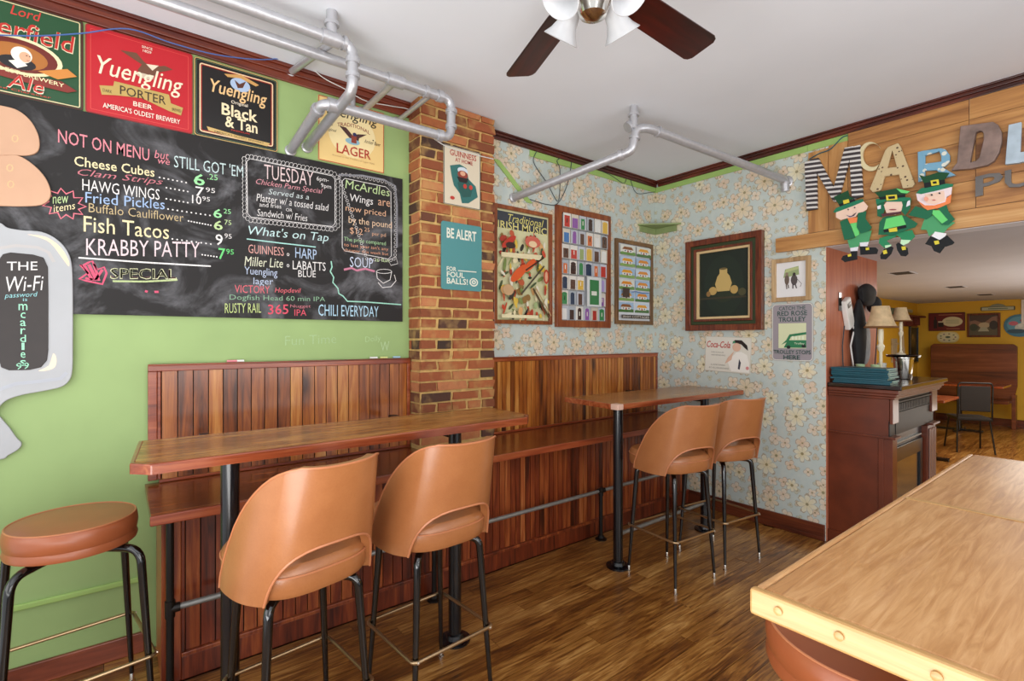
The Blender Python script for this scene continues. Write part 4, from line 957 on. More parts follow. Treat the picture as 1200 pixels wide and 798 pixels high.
mb.build('chalk_writing', M['chalk'], cut, norm=False)

# ---- signs on the brick pillar
CP = Pl('x', .163)
s = Sign('tin_sign', 'cream tin sign with red title and a teal armchair, upper sign on the brick pillar', 'sign', CP, rectpx(CP, 519.5, 169, 239, 562.5, 180, 246), .004, 'd4c8b0', .001, .006)
s.border(.003, .006, '4e5a58').text('GUINNESS', .16, .84, .88, .10, 'a82c24', .03).text('AT HOME', .3, .75, .78, .07, 'a82c24', .02)
s.poly([(.16, .66), (.42, .72), (.60, .68), (.66, .50), (.86, .40), (.92, .22), (.66, .08), (.48, .06), (.42, .22), (.26, .34), (.20, .50)], '2e6a66').poly([(.36, .40), (.60, .50), (.78, .36), (.72, .20), (.50, .16), (.40, .28)], '24544e').ell(.50, .62, .14, .06, 'c8d4dc').ell(.5, .55, .14, .07, '8c3a2c').ell(.50, .57, .07, .04, 'd8a484').poly([(.34, .50), (.66, .50), (.60, .42), (.40, .42)], '241c1c').ell(.72, .36, .05, .04, 'b83c30').ell(.56, .36, .05, .04, 'b83c30').ell(.22, .12, .06, .03, 'b8382c'); s.done()
s = Sign('tin_sign', 'teal tin sign warning about foul balls, lower sign on the brick pillar', 'sign', CP, rectpx(CP, 516.5, 257.5, 338.5, 564, 267, 342), .004, '4c8a8c', .001, .018)
s.text('BE ALERT', .13, .76, .86, .15, 'e0e0d0', .05).text('FOR', .13, .275, .36, .065, 'e0e0d0', .04).text('FOUL', .13, .185, .56, .08, 'e0e0d0', .04).text('BALLS!', .13, .085, .64, .09, 'e0e0d0', .04)
s.line([(.40, .29), (.86, .295)], .006, 'e0e0d0').ell(.79, .135, .11, .065, 'e0e0d0').ell(.79, .135, .08, .047, '4c8a8c').ell(.79, .135, .055, .032, 'e0e0d0').line([(.76, .12), (.82, .15)], .004, '4c8a8c').line([(.76, .15), (.82, .12)], .004, '4c8a8c'); s.done()

# ---- framed posters on the wallpaper
rr_ = random.Random(3)
def inner(pl, rc, q): return (rc[0]+q, rc[1]+q, rc[2]-q, rc[3]-q)
rc = (2.10, LW.at(645, 381)[1], LW.at(645, 300)[0], LW.at(645, 252)[1])
s = Sign('framed_poster', 'framed poster of music instruments with yellow title, next to the brick pillar', 'picture', LW, inner(LW, rc, .028), .004, 'd0cfa4', .004, 0, 'frame_wood', .026, .024, 'glazed')
s.border(.006, .008, 'b8b48c').rect(.03, .83, .97, .98, '3a4048').text('Traditional', .22, .895, .9, .07, 'd8d078', .0, .3).text('IRISH MUSIC', .04, .825, .96, .068, 'dcd488', .02)
cols = ['c04a34', 'd8a870', '3a3834', '7a8c50', 'e4d8b0', 'b85a3c', '8c6a3c', '9cb07c', 'e0dcc8', '4a5a3c', 'a83c30', 'd8b84c']
for i in range(130):
    x_, y_ = rr_.uniform(.06, .94), rr_.uniform(.03, .80); s.ell(x_, y_, rr_.uniform(.02, .075), rr_.uniform(.010, .035), rr_.choice(cols), 9, rr_.uniform(0, 3))
s.poly([(.04, .60), (.8, .62), (.76, .57), (.04, .56)], 'e0d4ac')
s.ell(.62, .73, .15, .055, 'c86454', 14).ell(.62, .71, .08, .03, 'e4c8a0', 12).ell(.36, .43, .17, .05, 'd4582c', 18, .45).ell(.56, .51, .12, .042, 'd4582c', 18, .45).line([(.48, .46), (.84, .60)], .012, '3a241c').line([(.40, .24), (.84, .52)], .014, '4a4038').line([(.62, .30), (.94, .03)], .018, '54402c').line([(.68, .30), (.98, .05)], .008, 'b89468')
s.ell(.88, .42, .055, .07, 'b03c2c', 12).ell(.88, .42, .03, .05, 'd8a484', 10).ell(.16, .27, .10, .05, 'c4a078', 12).ell(.17, .70, .14, .035, 'b83c30', 12, .4).ell(.2, .67, .09, .03, '3a2a28', 10).rect(.04, .02, .72, .05, 'e4dcb4'); s.done()
rc = rectpx(LW, 649.5, 241, 383, 712.5, 254, 384.5)
s = Sign('framed_poster', 'framed poster with rows of many coloured doors, middle one left of the corner', 'picture', LW, inner(LW, rc, .052), .004, 'c8ccd0', .004, 0, 'frame_wood', .052, .03, 'glazed')
dc = ['b83c34', '4a78b0', 'd8b04c', '3c8450', '8c5ca0', 'c86a3c', 'e0e0dc', '5a4034', '2c3c54', '7ca4c4', 'a8342c', '94a46c', 'a898d0', '402c28', 'd8784c']
wc = ['d8d4cc', 'c4c8d4', 'e0dcd4', 'b8bcc4', 'd0c8b8', 'a8b0b8']
for r_ in range(7):
    for c_ in range(6):
        x0, y0 = c_/6, r_/7
        if r_ in (1, 2) and c_ in (3, 4): continue
        s.rect(x0+.004, y0+.004, x0+1/6-.004, y0+1/7-.004, rr_.choice(wc)); d_ = rr_.choice(dc); a_ = rr_.uniform(.02, .045)
        s.rect(x0+a_, y0+.012, x0+1/6-a_, y0+rr_.uniform(.095, .118), d_); s.rect(x0+.01, y0, x0+1/6-.01, y0+.01, '8c8c88')
        if rr_.random() < .4: s.ell(x0+1/12, y0+.108, 1/12-a_, .018, d_, 10)
        if rr_.random() < .5: s.rect(x0+1/12-.008, y0+.05, x0+1/12+.008, y0+.09, rr_.choice(['e8e4d8', '2a2624']))
s.rect(.5, 1/7, .83, 3/7, 'd4d8d8').rect(.56, .16, .77, .40, '3c7c4c').rect(.60, .25, .72, .29, 'd8dcd0'); s.done()
rc = rectpx(LW, 719.5, 279.5, 379.5, 763, 287, 381)
s = Sign('framed_poster', 'brown-framed poster of painted cottages, nearest the room corner', 'picture', LW, inner(LW, rc, .032), .004, 'dfe3e8', .004, 0, 'frame_brown', .032, .022, 'glazed')
for r_ in range(6):
    for c_ in range(2):
        x0, y0 = .04+c_*.48, .11+r_*.148
        s.rect(x0, y0, x0+.45, y0+.13, rr_.choice(['b8cce0', 'a4c0dc', 'd8dcd4', 'c8d8e8'])); s.poly([(x0, y0), (x0+.45, y0), (x0+.45, y0+.04), (x0+.2, y0+.055), (x0, y0+.03)], rr_.choice(['6c9450', '88a860', '4c7440']))
        s.rect(x0+.08, y0+.035, x0+.36, y0+.07, 'ece8e0').poly([(x0+.05, y0+.068), (x0+.39, y0+.068), (x0+.33, y0+.105), (x0+.11, y0+.105)], rr_.choice(['e0a038', 'd88c34', 'dcb050', '8c5c38'])).rect(x0+.2, y0+.035, x0+.24, y0+.06, '9c3c30').rect(x0+.12, y0+.045, x0+.16, y0+.06, '4c6484').rect(x0+.28, y0+.045, x0+.32, y0+.06, '4c6484')
s.rect(.1, .30, .3, .42, '4c4038').line([(.36, .375), (.5, .385), (.7, .37), (.9, .38)], .007, '3c6cb0').rect(.06, .03, .94, .075, '3c3430').text('IRISH COTTAGES', .1, .038, .9, .028, 'd8d4c8', .01); s.done()
# corner shelf
cs = thing('corner_shelf', 'small green painted triangular corner shelf high in the papered corner', 'shelf', (.0, DY, 2.46))
a_ = LW.at(747, 266)[0]; b_ = BW.at(798, 262)[0]
MB().prism([(.002, DY-.002, 2.488), (.002, a_, 2.488), (.02, a_-.005, 2.488), (b_, DY-.022, 2.488), (b_+.005, DY-.002, 2.488)], (0, 0, .012)).build('shelf_board', flat('shelf_olive_paint', '8a9a66', .5), cs, bevel=.002)
MB().box(.002, .014, a_+.03, DY-.016, 2.435, 2.487).box(.002, b_-.04, DY-.014, DY-.002, 2.435, 2.487).build('cleats', bpy.data.materials['shelf_olive_paint'], cs)
# dark still-life painting in an ornate frame
rc = rectpx(BW, 806.5, 285, 387, 896, 269.5, 387.5)
FRM = [(0, -.050, 0, .045, 'frame_dark', 'outer_frame'), (-.050, -.078, 0, .034, 'frame_green', 'green_liner'), (-.078, -.098, 0, .040, 'frame_dark', 'inner_frame'), (-.098, -.118, 0, .026, 'frame_cream', 'cream_lip')]
q_ = .0
s = Sign('framed_painting', 'dark oil painting in a wide ornate red-brown and green frame on the papered wall', 'picture', BW, rc, .006, '18241c', .003, 0, FRM, mat='print')
s.ell(.5, .48, .26, .33, '1c2a20', 24).ell(.50, .44, .17, .14, '26301f', 18)
s.poly([(.42, .42), (.58, .42), (.61, .50), (.58, .58), (.55, .61), (.55, .66), (.45, .66), (.45, .61), (.42, .58), (.39, .50)], 'c4a868').ell(.50, .66, .05, .012, '6a5a34', 12).ell(.36, .43, .055, .045, 'bc9c5c', 14).ell(.64, .43, .05, .045, 'b89858', 14).ell(.30, .40, .03, .03, '8c6a3c', 12).poly([(.20, .36), (.78, .36), (.80, .34), (.18, .34)], '3a3424').ell(.74, .40, .05, .04, '4c4a30', 12); s.done()
# small light-framed picture
rc = rectpx(BW, 905.5, 305.5, 354.5, 951, 298.5, 351.5)
s = Sign('framed_print', 'small light wood framed print of two figures, above the trolley sign', 'picture', BW, inner(BW, rc, .03), .003, 'e6e4e4', .003, 0, 'frame_light', .03, .02, 'glazed')
s.poly([(.24, .56), (.76, .62), (.74, .86), (.30, .80)], '98a878').poly([(.28, .70), (.74, .78), (.74, .84), (.34, .80)], 'b8c088').ell(.36, .50, .08, .15, '6a5a50', 12).ell(.36, .66, .05, .05, '8c7a68', 10).ell(.60, .48, .11, .15, '544c4c', 12).ell(.60, .64, .05, .05, '3c3434', 10).line([(.34, .36), (.36, .24)], .008, '6a5a50').line([(.40, .36), (.42, .26)], .008, '6a5a50').line([(.56, .36), (.56, .24)], .008, '443c3c').line([(.64, .36), (.68, .24)], .008, '443c3c').line([(.7, .5), (.84, .36), (.8, .28)], .003, '544c4c'); s.done()
rc = rectpx(BW, 905, 356, 422, 953.5, 355, 424)
s = Sign('metal_sign', 'grey metal sign about the trolley stop with green lettering, beside the opening', 'sign', BW, rc, .004, '9a9298', .002, .03)
s.border(.005, .005, 'e4e4d8', .027)
DG = '1e4a44'
s.text('CATCH THE', .18, .885, .82, .065, DG, .02).text('RED ROSE', .14, .785, .86, .085, DG, .03).text('TROLLEY', .17, .685, .83, .08, DG, .03).rect(.17, .22, .84, .655, 'd8dcb4')
s.poly([(.30, .23), (.84, .23), (.84, .36), (.40, .36)], '2a7a50').poly([(.24, .28), (.36, .36), (.44, .46), (.84, .50), (.84, .46), (.48, .42), (.42, .34)], '2a7a50').ell(.42, .24, .05, .03, '182420', 10).ell(.78, .26, .05, .03, '182420', 10)
for q in (.50, .58, .66, .74): s.rect(q, .37, q+.05, .43, 'e4ecd0')
s.text('Trolley', .56, .28, .80, .04, 'e4ecd0', .01).text('TROLLEY STOPS', .05, .12, .95, .07, DG, .02).text('HERE', .30, .025, .70, .075, DG, .03); s.done()
rc = rectpx(BW, 827, 394.5, 434.5, 880.5, 395, 438)
s = Sign('tin_sign', 'white cola tin sign with red script and a dark-haired woman, under the dark painting', 'sign', BW, rc, .004, 'dcd8cc', .002, .006, tilt=R(-2.2))
s.border(.002, .003, 'b8b0a0').text('Coca-Cola', .03, .68, .56, .19, 'b82c28', .03, .25).text('DELICIOUS', .14, .53, .42, .04, '8a8680').text('AND REFRESHING', .14, .45, .46, .04, '8a8680').text('5c EVERYWHERE', .14, .17, .46, .04, '8a8680').text('AT ALL FOUNTAINS', .10, .08, .54, .045, '8a8680')
s.poly([(.60, .04), (.98, .04), (.97, .30), (.92, .52), (.80, .60), (.70, .58), (.60, .44), (.52, .28)], 'ece8e0').poly([(.78, .10), (.80, .30), (.76, .40), (.74, .12)], '3a3c4a').ell(.70, .72, .09, .12, 'dcb49c', 16).poly([(.60, .82), (.66, .92), (.80, .92), (.92, .78), (.94, .64), (.86, .72), (.80, .80), (.70, .84)], '241c1c').ell(.64, .86, .03, .03, '48946c', 8).poly([(.52, .42), (.66, .62), (.62, .50), (.60, .36), (.46, .24)], 'dcb49c').ell(.94, .16, .035, .05, 'd88c8c', 8); s.done()

# ================================================================== LETTERS ON THE HEADER
HP = Pl('y', DY-.022)
def letter(nm, lb, parts, mat, depth=.02, plane=HP, bev=.002):
    c = plane.px(*parts[0][0]); m = MB()
    for i, pts in enumerate(parts): m.prism([plane.px(x, y, .001) for x, y in pts], plane.n*(depth+i*.0006))
    o = m.build(nm, mat, None, origin=c, bevel=bev); return tag(o, lb, 'letter', 'letters on the boards over the opening')
letter('wall_letter', 'striped black and white letter M, first of the big letters', [[(944, 191), (958, 186), (959, 245.5), (946.5, 247.5)], [(950, 188), (960, 185.5), (981, 225), (978, 237)], [(976, 228), (991, 174), (1001, 172), (986, 226), (980, 238)], [(996, 174), (1009, 170.5), (1012.5, 231), (999.5, 234.5)]], M['stripe'])
C_ = []
for k in range(26): a_ = R(-62-k*262/25); C_.append((1021+14*math.cos(a_), 184-17*math.sin(a_)*1))
Ci = []
for k in range(26): a_ = R(-50-k*270/25); Ci.append((1023.5+11.5*math.cos(a_), 182.5-13.8*math.sin(a_)))
o = MB().prism([HP.px(x, y, .001) for x, y in C_+list(reversed(Ci))], HP.n*.016).build('wall_letter', flat('cream_letter', 'dccfa4', .5), None, origin=HP.px(1021, 184)); tag(o, 'small cream crescent letter c between the M and the A', 'letter', 'letters on the boards over the opening')
letter('wall_letter', 'cream letter A with dark studs, right of the striped M', [[(1038.5, 177), (1042, 173), (1048, 172), (1033, 224), (1024, 226), (1020.5, 222)], [(1042, 173), (1053.5, 168.5), (1056, 172), (1073, 216), (1070, 220), (1059, 221.5), (1047, 178)], [(1036, 198), (1056, 196), (1058, 205), (1033, 208)]], M['dotted'])
letter('wall_letter', 'chipped light blue letter R above the right leprechaun', [[(1076.5, 179), (1085, 177), (1085, 212), (1077, 214)], [(1080, 178), (1104, 174.5), (1109, 176), (1082, 184)], [(1100, 174.5), (1109, 176), (1114, 183), (1114, 190), (1108, 196), (1102, 197), (1104, 190), (1104, 184)], [(1083, 193), (1105, 190), (1102, 200), (1084, 201)], [(1096, 198), (1104, 196), (1121, 206), (1108, 209)]], M['blue_letter'])
Do = [(1127, 149.5), (1165, 144.5), (1171, 148), (1175, 156), (1175, 168), (1172, 180), (1166, 190), (1158, 195), (1140, 199), (1116, 201), (1123, 192), (1125, 170)]
Di = [(1145, 157), (1149, 155), (1152, 155.5), (1154, 158), (1154, 166), (1151, 178), (1149, 186), (1145, 190), (1142, 190.5), (1138.5, 192), (1139, 188), (1142, 172)]
o = MB().ring([HP.px(x, y, .001) for x, y in Do], [HP.px(x, y, .001) for x, y in Di], HP.n*.035).build('wall_letter', M['rust'], None, origin=HP.px(1145, 175), bevel=.004); tag(o, 'big mottled brown metal letter D', 'letter', 'letters on the boards over the opening')
letter('wall_letter', 'pale blue wooden letter L cut by the right frame edge', [[(1183, 148), (1198, 144.5), (1196, 192), (1179, 194)], [(1181, 182), (1222, 176), (1222, 188), (1179, 194)]], M['pale_blue'], .03)
def pfont(ch, x0, y0, x1, y1, h, lb, dep=.012):
    mb = MB(); wall_text(mb, HP, ch, x0, y0, x1, y1, h, '6a6664', .04, 0, .001); n0 = len(mb.v)
    vs = [Vector(v) for v in mb.v]; fs = list(mb.f); m = MB(); m.v = [tuple(v) for v in vs]+[tuple(v+HP.n*dep) for v in vs]
    edges = {}
    for f in fs:
        for i in range(len(f)): edges.setdefault(tuple(sorted((f[i], f[(i+1) % len(f)]))), []).append((f[i], f[(i+1) % len(f)]))
        m._f(*f); m._f(*(n0+i for i in reversed(f)))
    for k, v in edges.items():
        if len(v) == 1: a_, b_ = v[0]; m._f(a_, b_, n0+b_, n0+a_)
    o = m.build('wall_letter', M['grey_metal'], None, origin=HP.px(x0, y0)); tag(o, lb, 'letter', 'letters on the boards over the opening')
pfont('P', 1143.5, 231, 1176, 224, 25, 'dark grey metal letter P under the D')
pfont('U', 1178, 223, 1214, 216, 24, 'dark grey metal letter U under the L at the frame edge')

# ================================================================== LEPRECHAUN CUT-OUTS
LPp = Pl('y', DY-.062)
def lep(lb, items):
    c = LPp.px(*[v for v in (960+items[0][1][0][0]/7.059, 200+items[0][1][0][1]/7.059)])
    t = thing('leprechaun_cutout', lb, 'wall decoration', tuple(c), 'foam leprechauns below the letters'); parts = {}
    for i, (nm, pts, col) in enumerate(items):
        q = [LPp.px(960+x/7.059, 200+y/7.059, .0015*i) for x, y in pts]
        m = MB(); m.prism(q, LPp.n*.004); m.c = [lin(col)]*len(m.f)
        m.build(nm, M['felt'], t)
    return t
DGN = '1c6a4a'; MG = '4ea06c'; LGN = '6cd878'; SK = 'f0d0bc'; BK = '14181c'; YL = 'e0d040'; HT = '124a2a'
def oval(cx, cy, rx, ry, n=14): return [(cx+rx*math.cos(2*math.pi*k/n), cy+ry*math.sin(2*math.pi*k/n)) for k in range(n)]
lep('green foam leprechaun covering his ears, leftmost of three under the letters', [
 ('trousers', [(235, 575), (300, 555), (335, 520), (435, 495), (412, 592), (338, 602), (322, 635), (255, 642)], MG),
 ('sock', [(258, 640), (326, 630), (318, 668), (264, 672)], 'e8e8f0'), ('sock', [(338, 596), (412, 590), (400, 630), (344, 632)], 'e8e8f0'),
 ('shoe', [(185, 735), (200, 706), (262, 690), (264, 668), (318, 664), (318, 736), (215, 757)], BK), ('shoe', [(340, 628), (402, 627), (410, 636), (470, 636), (492, 655), (482, 690), (345, 698)], BK),
 ('buckle', [(240, 695), (268, 688), (270, 708), (244, 714)], YL), ('buckle', [(390, 640), (416, 636), (420, 656), (392, 660)], YL),
 ('shirt', [(258, 430), (330, 420), (338, 530), (305, 548)], LGN), ('coat', [(178, 425), (240, 398), (302, 545), (296, 558), (215, 578)], DGN), ('coat', [(328, 350), (398, 338), (390, 400), (443, 472), (422, 500), (350, 522), (318, 470)], DGN),
 ('beard', [(243, 396), (325, 388), (318, 430), (262, 440)], 'f08850'),
 ('face', [(148, 350), (250, 290), (375, 258), (412, 298), (400, 325), (370, 345), (332, 352), (310, 385), (235, 398), (188, 412), (148, 390)], SK),
 ('hat_brim', [(125, 346), (150, 312), (300, 255), (368, 238), (378, 258), (300, 292), (140, 352)], '1e7a58'), ('hat_band', [(170, 285), (300, 238), (308, 255), (182, 302)], BK),
 ('hat', [(132, 222), (250, 168), (262, 215), (300, 236), (172, 284)], HT), ('buckle', [(208, 252), (255, 240), (262, 268), (215, 282)], YL), ('eye', oval(252, 326, 5, 6), '30343c'), ('eye', oval(306, 310, 5, 6), '30343c'), ('mouth', [(232, 370), (270, 382), (305, 372), (322, 350), (300, 378), (268, 390)], '4a4a80')])
lep('green foam leprechaun covering his mouth, middle of three under the letters', [
 ('leg', [(500, 560), (620, 520), (640, 545), (560, 580), (600, 620), (540, 640), (495, 600)], '2a8a5c'), ('leg', [(610, 520), (770, 490), (795, 545), (760, 580), (690, 580), (670, 550)], '2a8a5c'),
 ('sock', [(545, 620), (600, 612), (590, 655), (550, 640)], 'c8f0c8'), ('sock', [(680, 572), (760, 576), (740, 600), (672, 632)], 'c8f0c8'),
 ('shoe', [(508, 700), (540, 650), (600, 625), (618, 640), (600, 690), (555, 735), (512, 732)], BK), ('shoe', [(640, 610), (660, 595), (735, 640), (742, 690), (720, 710), (680, 706), (650, 660)], BK),
 ('buckle', [(530, 665), (560, 655), (570, 685), (538, 694)], YL), ('buckle', [(685, 630), (720, 628), (722, 656), (692, 660)], YL),
 ('coat', [(530, 395), (560, 380), (720, 375), (820, 440), (800, 470), (740, 490), (620, 535), (495, 532), (505, 430)], DGN), ('shirt', [(560, 400), (690, 370), (725, 450), (540, 490)], LGN), ('belt', [(538, 490), (725, 450), (728, 475), (545, 515)], BK), ('buckle', [(582, 485), (650, 472), (654, 505), (588, 512)], YL),
 ('sleeve', [(485, 265), (540, 250), (560, 300), (530, 390), (490, 380)], DGN), ('sleeve', [(690, 240), (770, 235), (760, 320), (720, 375), (680, 330)], DGN),
 ('face', [(545, 290), (570, 260), (690, 255), (700, 290), (690, 335), (640, 370), (570, 365)], SK), ('cuff', [(490, 300), (520, 290), (520, 320), (495, 325)], 'e8e8f0'), ('cuff', [(740, 262), (762, 246), (762, 290), (730, 305)], 'e8e8f0'),
 ('hat_brim', [(480, 240), (700, 225), (765, 228), (770, 250), (680, 262), (560, 262), (485, 285)], '1e7a58'), ('hat_band', [(505, 222), (725, 195), (722, 225), (515, 248)], BK), ('hat', [(472, 188), (655, 152), (765, 180), (735, 200), (510, 226)], HT), ('hat_patch', [(650, 155), (765, 180), (738, 196), (690, 190)], LGN), ('buckle', [(566, 212), (655, 205), (660, 245), (572, 255)], YL), ('buckle_hole', [(585, 222), (640, 217), (643, 238), (590, 244)], BK), ('scarf', [(530, 365), (690, 345), (695, 362), (535, 385)], '5a3038'), ('mouth', oval(625, 330, 30, 5), '9a4a50')])
lep('larger green foam leprechaun with orange beard, rightmost under the letters', [
 ('trousers', [(870, 405), (940, 370), (1125, 430), (1060, 480), (1020, 530), (940, 520), (910, 545), (890, 490), (840, 490)], MG),
 ('sock', [(930, 545), (960, 505), (1055, 520), (1035, 560), (990, 575)], 'f0f0f4'), ('shoe', [(878, 608), (925, 540), (1000, 575), (1050, 620), (1000, 685), (950, 665), (930, 625)], BK), ('shoe', [(1000, 575), (1060, 535), (1122, 595), (1105, 612), (1050, 630)], BK), ('buckle', [(952, 585), (990, 578), (998, 605), (962, 614)], YL),
 ('sleeve', [(740, 370), (800, 295), (880, 320), (930, 300), (970, 310), (930, 380), (890, 405)], DGN), ('shirt', [(945, 330), (1010, 330), (1080, 390), (1060, 430), (1020, 440), (940, 360)], LGN), ('coat', [(965, 290), (1050, 262), (1075, 340), (1128, 405), (1070, 450), (1010, 448), (1070, 410), (1010, 340)], DGN),
 ('beard', [(828, 262), (860, 300), (900, 330), (1000, 310), (1090, 270), (1100, 200), (1060, 230), (960, 260), (870, 250)], 'f08850'),
 ('face', [(808, 195), (860, 180), (1060, 140), (1105, 140), (1098, 200), (1060, 220), (1050, 262), (960, 290), (880, 290), (820, 250)], 'ecdce0'), ('nose', [(880, 200), (1040, 170), (1050, 250), (960, 285), (890, 270)], SK),
 ('hat_brim', [(808, 190), (850, 150), (1060, 112), (1115, 115), (1112, 135), (1000, 165), (850, 198)], '1e7a58'), ('hat_band', [(870, 95), (1045, 80), (1050, 115), (880, 150)], BK), ('hat', [(835, 40), (880, 55), (1000, 18), (1085, 25), (1048, 78), (875, 108)], HT), ('buckle', [(930, 88), (995, 78), (1002, 122), (938, 132)], YL), ('buckle_hole', [(948, 98), (978, 94), (982, 112), (952, 116)], BK), ('eye', oval(940, 206, 8, 7), '30343c'), ('eye', oval(1005, 193, 8, 7), '30343c'), ('cheek', oval(895, 240, 18, 18), 'f0a890'), ('mouth', oval(960, 250, 14, 4), 'c86a60')])

# ================================================================== MANTEL IN THE OPENING
MH = M['mahogany']; MD = M['mold_dark']
mt = thing('fireplace_mantel', 'dark mahogany fireplace mantel standing against the side of the opening', 'mantel', (1.65, 4.6, 0))
x0 = 1.464
MB().box(x0, 1.90, 4.009, 5.20, 1.112, 1.142).build('mantel_shelf', M['mantel_top'], mt, bevel=.006)
m = MB()
for a_, b_, c_ in ((1.085, 1.112, .030), (1.066, 1.085, .016), (1.050, 1.066, .006)): m.box(x0, 1.852+c_, 4.022-c_*.3, 5.16+c_*.5, a_, b_)
m.build('cornice', M['mahogany'], mt, bevel=.005)
MB().box(x0, 1.826, 4.034, 5.14, .905, 1.05).build('frieze', MH, mt)
MB().box(1.828, 1.846, 4.034, 4.16, .885, 1.05).box(1.828, 1.846, 4.99, 5.14, .885, 1.05).build('frieze_block', MH, mt, bevel=.003)
MB().box(x0, 1.820, 4.040, 5.12, .80, .905).build('lower_frieze', MH, mt)
MB().box(1.826, 1.8295, 4.161, 4.989, .80, 1.049).box(1.820, 1.826, 4.045, 5.11, .802, .90).build('dark_front', MD, mt)
dp = unit_box('dentil', MD)
for i in range(26): inst(dp, 'dentil', mt, (1.832, 4.185+i*.0305, .985), (.010, .017, .05))
MB().box(1.827, 1.836, 4.165, 4.985, .944, .950).box(1.827, 1.842, 4.165, 4.985, 1.018, 1.028).build('bead', MD, mt)
MB().box(x0, 1.862, 4.026, 4.15, .785, .800).box(x0, 1.862, 4.95, 5.15, .785, .800).build('capital_ledge', MH, mt, bevel=.003)
m = MB().box(x0, 1.789, 4.034, 4.052, 0, .785); m.build('side_panel', MH, mt)
m = MB().box(1.79, 1.845, 4.034, 4.13, 0, .785).box(1.765, 1.795, 4.028, 4.036, 0, .785).build('near_pilaster', MH, mt, bevel=.003)
m = MB().box(1.79, 1.838, 4.90, 5.12, 0, .785); m.build('far_pilaster', MH, mt, bevel=.003)
for i in range(4):
    y = 4.925+i*.05; MB().box(1.838, 1.848, y, y+.026, .08, .76).build('flute', flat('worn_flute', '8a6a60', .3, coat=.3) if i == 0 else bpy.data.materials['worn_flute'], mt, bevel=.004)
MB().box(1.70, 1.80, 4.131, 4.899, .04, .80).build('firebox_surround', M['firebox'], mt)
m = MB().ring([(1.801, 4.16, .04), (1.801, 4.86, .04), (1.801, 4.86, .70), (1.801, 4.16, .70)], [(1.801, 4.22, .10), (1.801, 4.80, .10), (1.801, 4.80, .60), (1.801, 4.22, .60)], (.016, 0, 0)); m.build('fire_door_frame', M['firebox'], mt, bevel=.004)
MB().box(1.801, 1.806, 4.22, 4.80, .10, .60).build('fire_door_glass', flat('dark_glass', '0c1418', .1, coat=.8), mt)
MB().box(1.800, 1.815, 4.18, 4.84, .725, .735).build('fire_trim', M['galv'], mt)
MB().box(x0, 1.86, 4.02, 4.03, 0, .09).build('plinth', MH, mt)

# menus
prm = random.Random(5); z = 1.143
menu_names = ['bottom', 'second', 'third', 'fourth', 'fifth', 'sixth', 'seventh', 'top']
for i in range(8):
    ox, oy = prm.uniform(-.012, .012), prm.uniform(-.01, .012)
    t = thing('menu_folder', 'teal menu folder in the stack on the mantel, %s one counted from the mantel' % menu_names[i], 'menu', (1.645, 4.14, z), 'menu folders stacked on the mantel')
    t.rotation_euler = (0, 0, prm.uniform(-.05, .05))
    xa, xb, ya, yb = 1.483+ox, 1.822+ox, 4.035+oy, 4.245+oy
    MB().box(xa, xb, ya, yb, z, z+.0022).box(xa, xb, ya, yb, z+.0108, z+.013).box(xa, xb, ya, ya+.003, z+.0022, z+.0108).build('cover', M['menu'], t, bevel=.001)
    MB().box(xa+.004, xb-.006, ya+.005, yb-.004, z+.0024, z+.0104).build('pages', M['page'], t)
    if i % 2 == 1: MB().tube([(xb+.001, ya+.03, z+.006), (xb+.012, ya+.02, z+.002), (xb+.004, ya+.01, z+.010), (xb+.014, ya+.06, z+.008)], .0018, 6).build('tassel', M['page'], t)
    z += .0136
# candle lamps
def candle_lamp(x, y, z, s_, lb):
    t = thing('candle_lamp', lb, 'lamp', (x, y, z), 'candlestick lamps on the mantel')
    MB().lathe([(.045*s_, z), (.045*s_, z+.006), (.02*s_, z+.016), (.012*s_, z+.03)], (x, y, 0), 24).build('base', M['cream'], t, True)
    MB().lathe([(.012*s_, z+.03), (.010*s_, z+.20*s_), (.018*s_, z+.215*s_), (.024*s_, z+.24*s_), (.013*s_, z+.26*s_), (.017*s_, z+.29*s_), (.016*s_, z+.36*s_)], (x, y, 0), 20).build('stem', M['cream'], t, True)
    MB().lathe([(.095*s_, z+.375*s_), (.082*s_, z+.40*s_), (.062*s_, z+.46*s_), (.052*s_, z+.52*s_), (.050*s_, z+.52*s_), (.060*s_, z+.46*s_), (.080*s_, z+.40*s_), (.093*s_, z+.375*s_)], (x, y, 0), 30, close=True).build('lamp_shade', M['shade_fabric'], t, True)
    MB().tube([(x+.095*s_*math.cos(k*.2244), y+.095*s_*math.sin(k*.2244), z+.374*s_) for k in range(28)], .006*s_, 6, True).build('shade_fringe', flat('shade_fringe', '7c5530', .8), t, True)
candle_lamp(1.665, 4.44, 1.143, 1.06, 'candlestick lamp with a beige fabric shade behind the menu stack')
bk = thing('ice_bucket', 'silver bucket with a dark tray on top, behind the menus on the mantel', 'bucket', (1.715, 4.78, 1.143))
MB().lathe([(.052, 1.143), (.055, 1.15), (.066, 1.30), (.071, 1.305), (.071, 1.311), (.06, 1.311), (.05, 1.16), (.01, 1.155)], (1.715, 4.78, 0), 28).build('body', M['chrome'], bk, True)
MB().lathe([(.105, 1.312), (.112, 1.328), (.108, 1.33), (.10, 1.318), (.01, 1.317)], (1.715, 4.78, 0), 28).build('tray', M['black'], bk, True)
candle_lamp(1.70, 4.78, 1.331, .70, 'smaller candlestick lamp standing on the dark tray of the silver bucket')
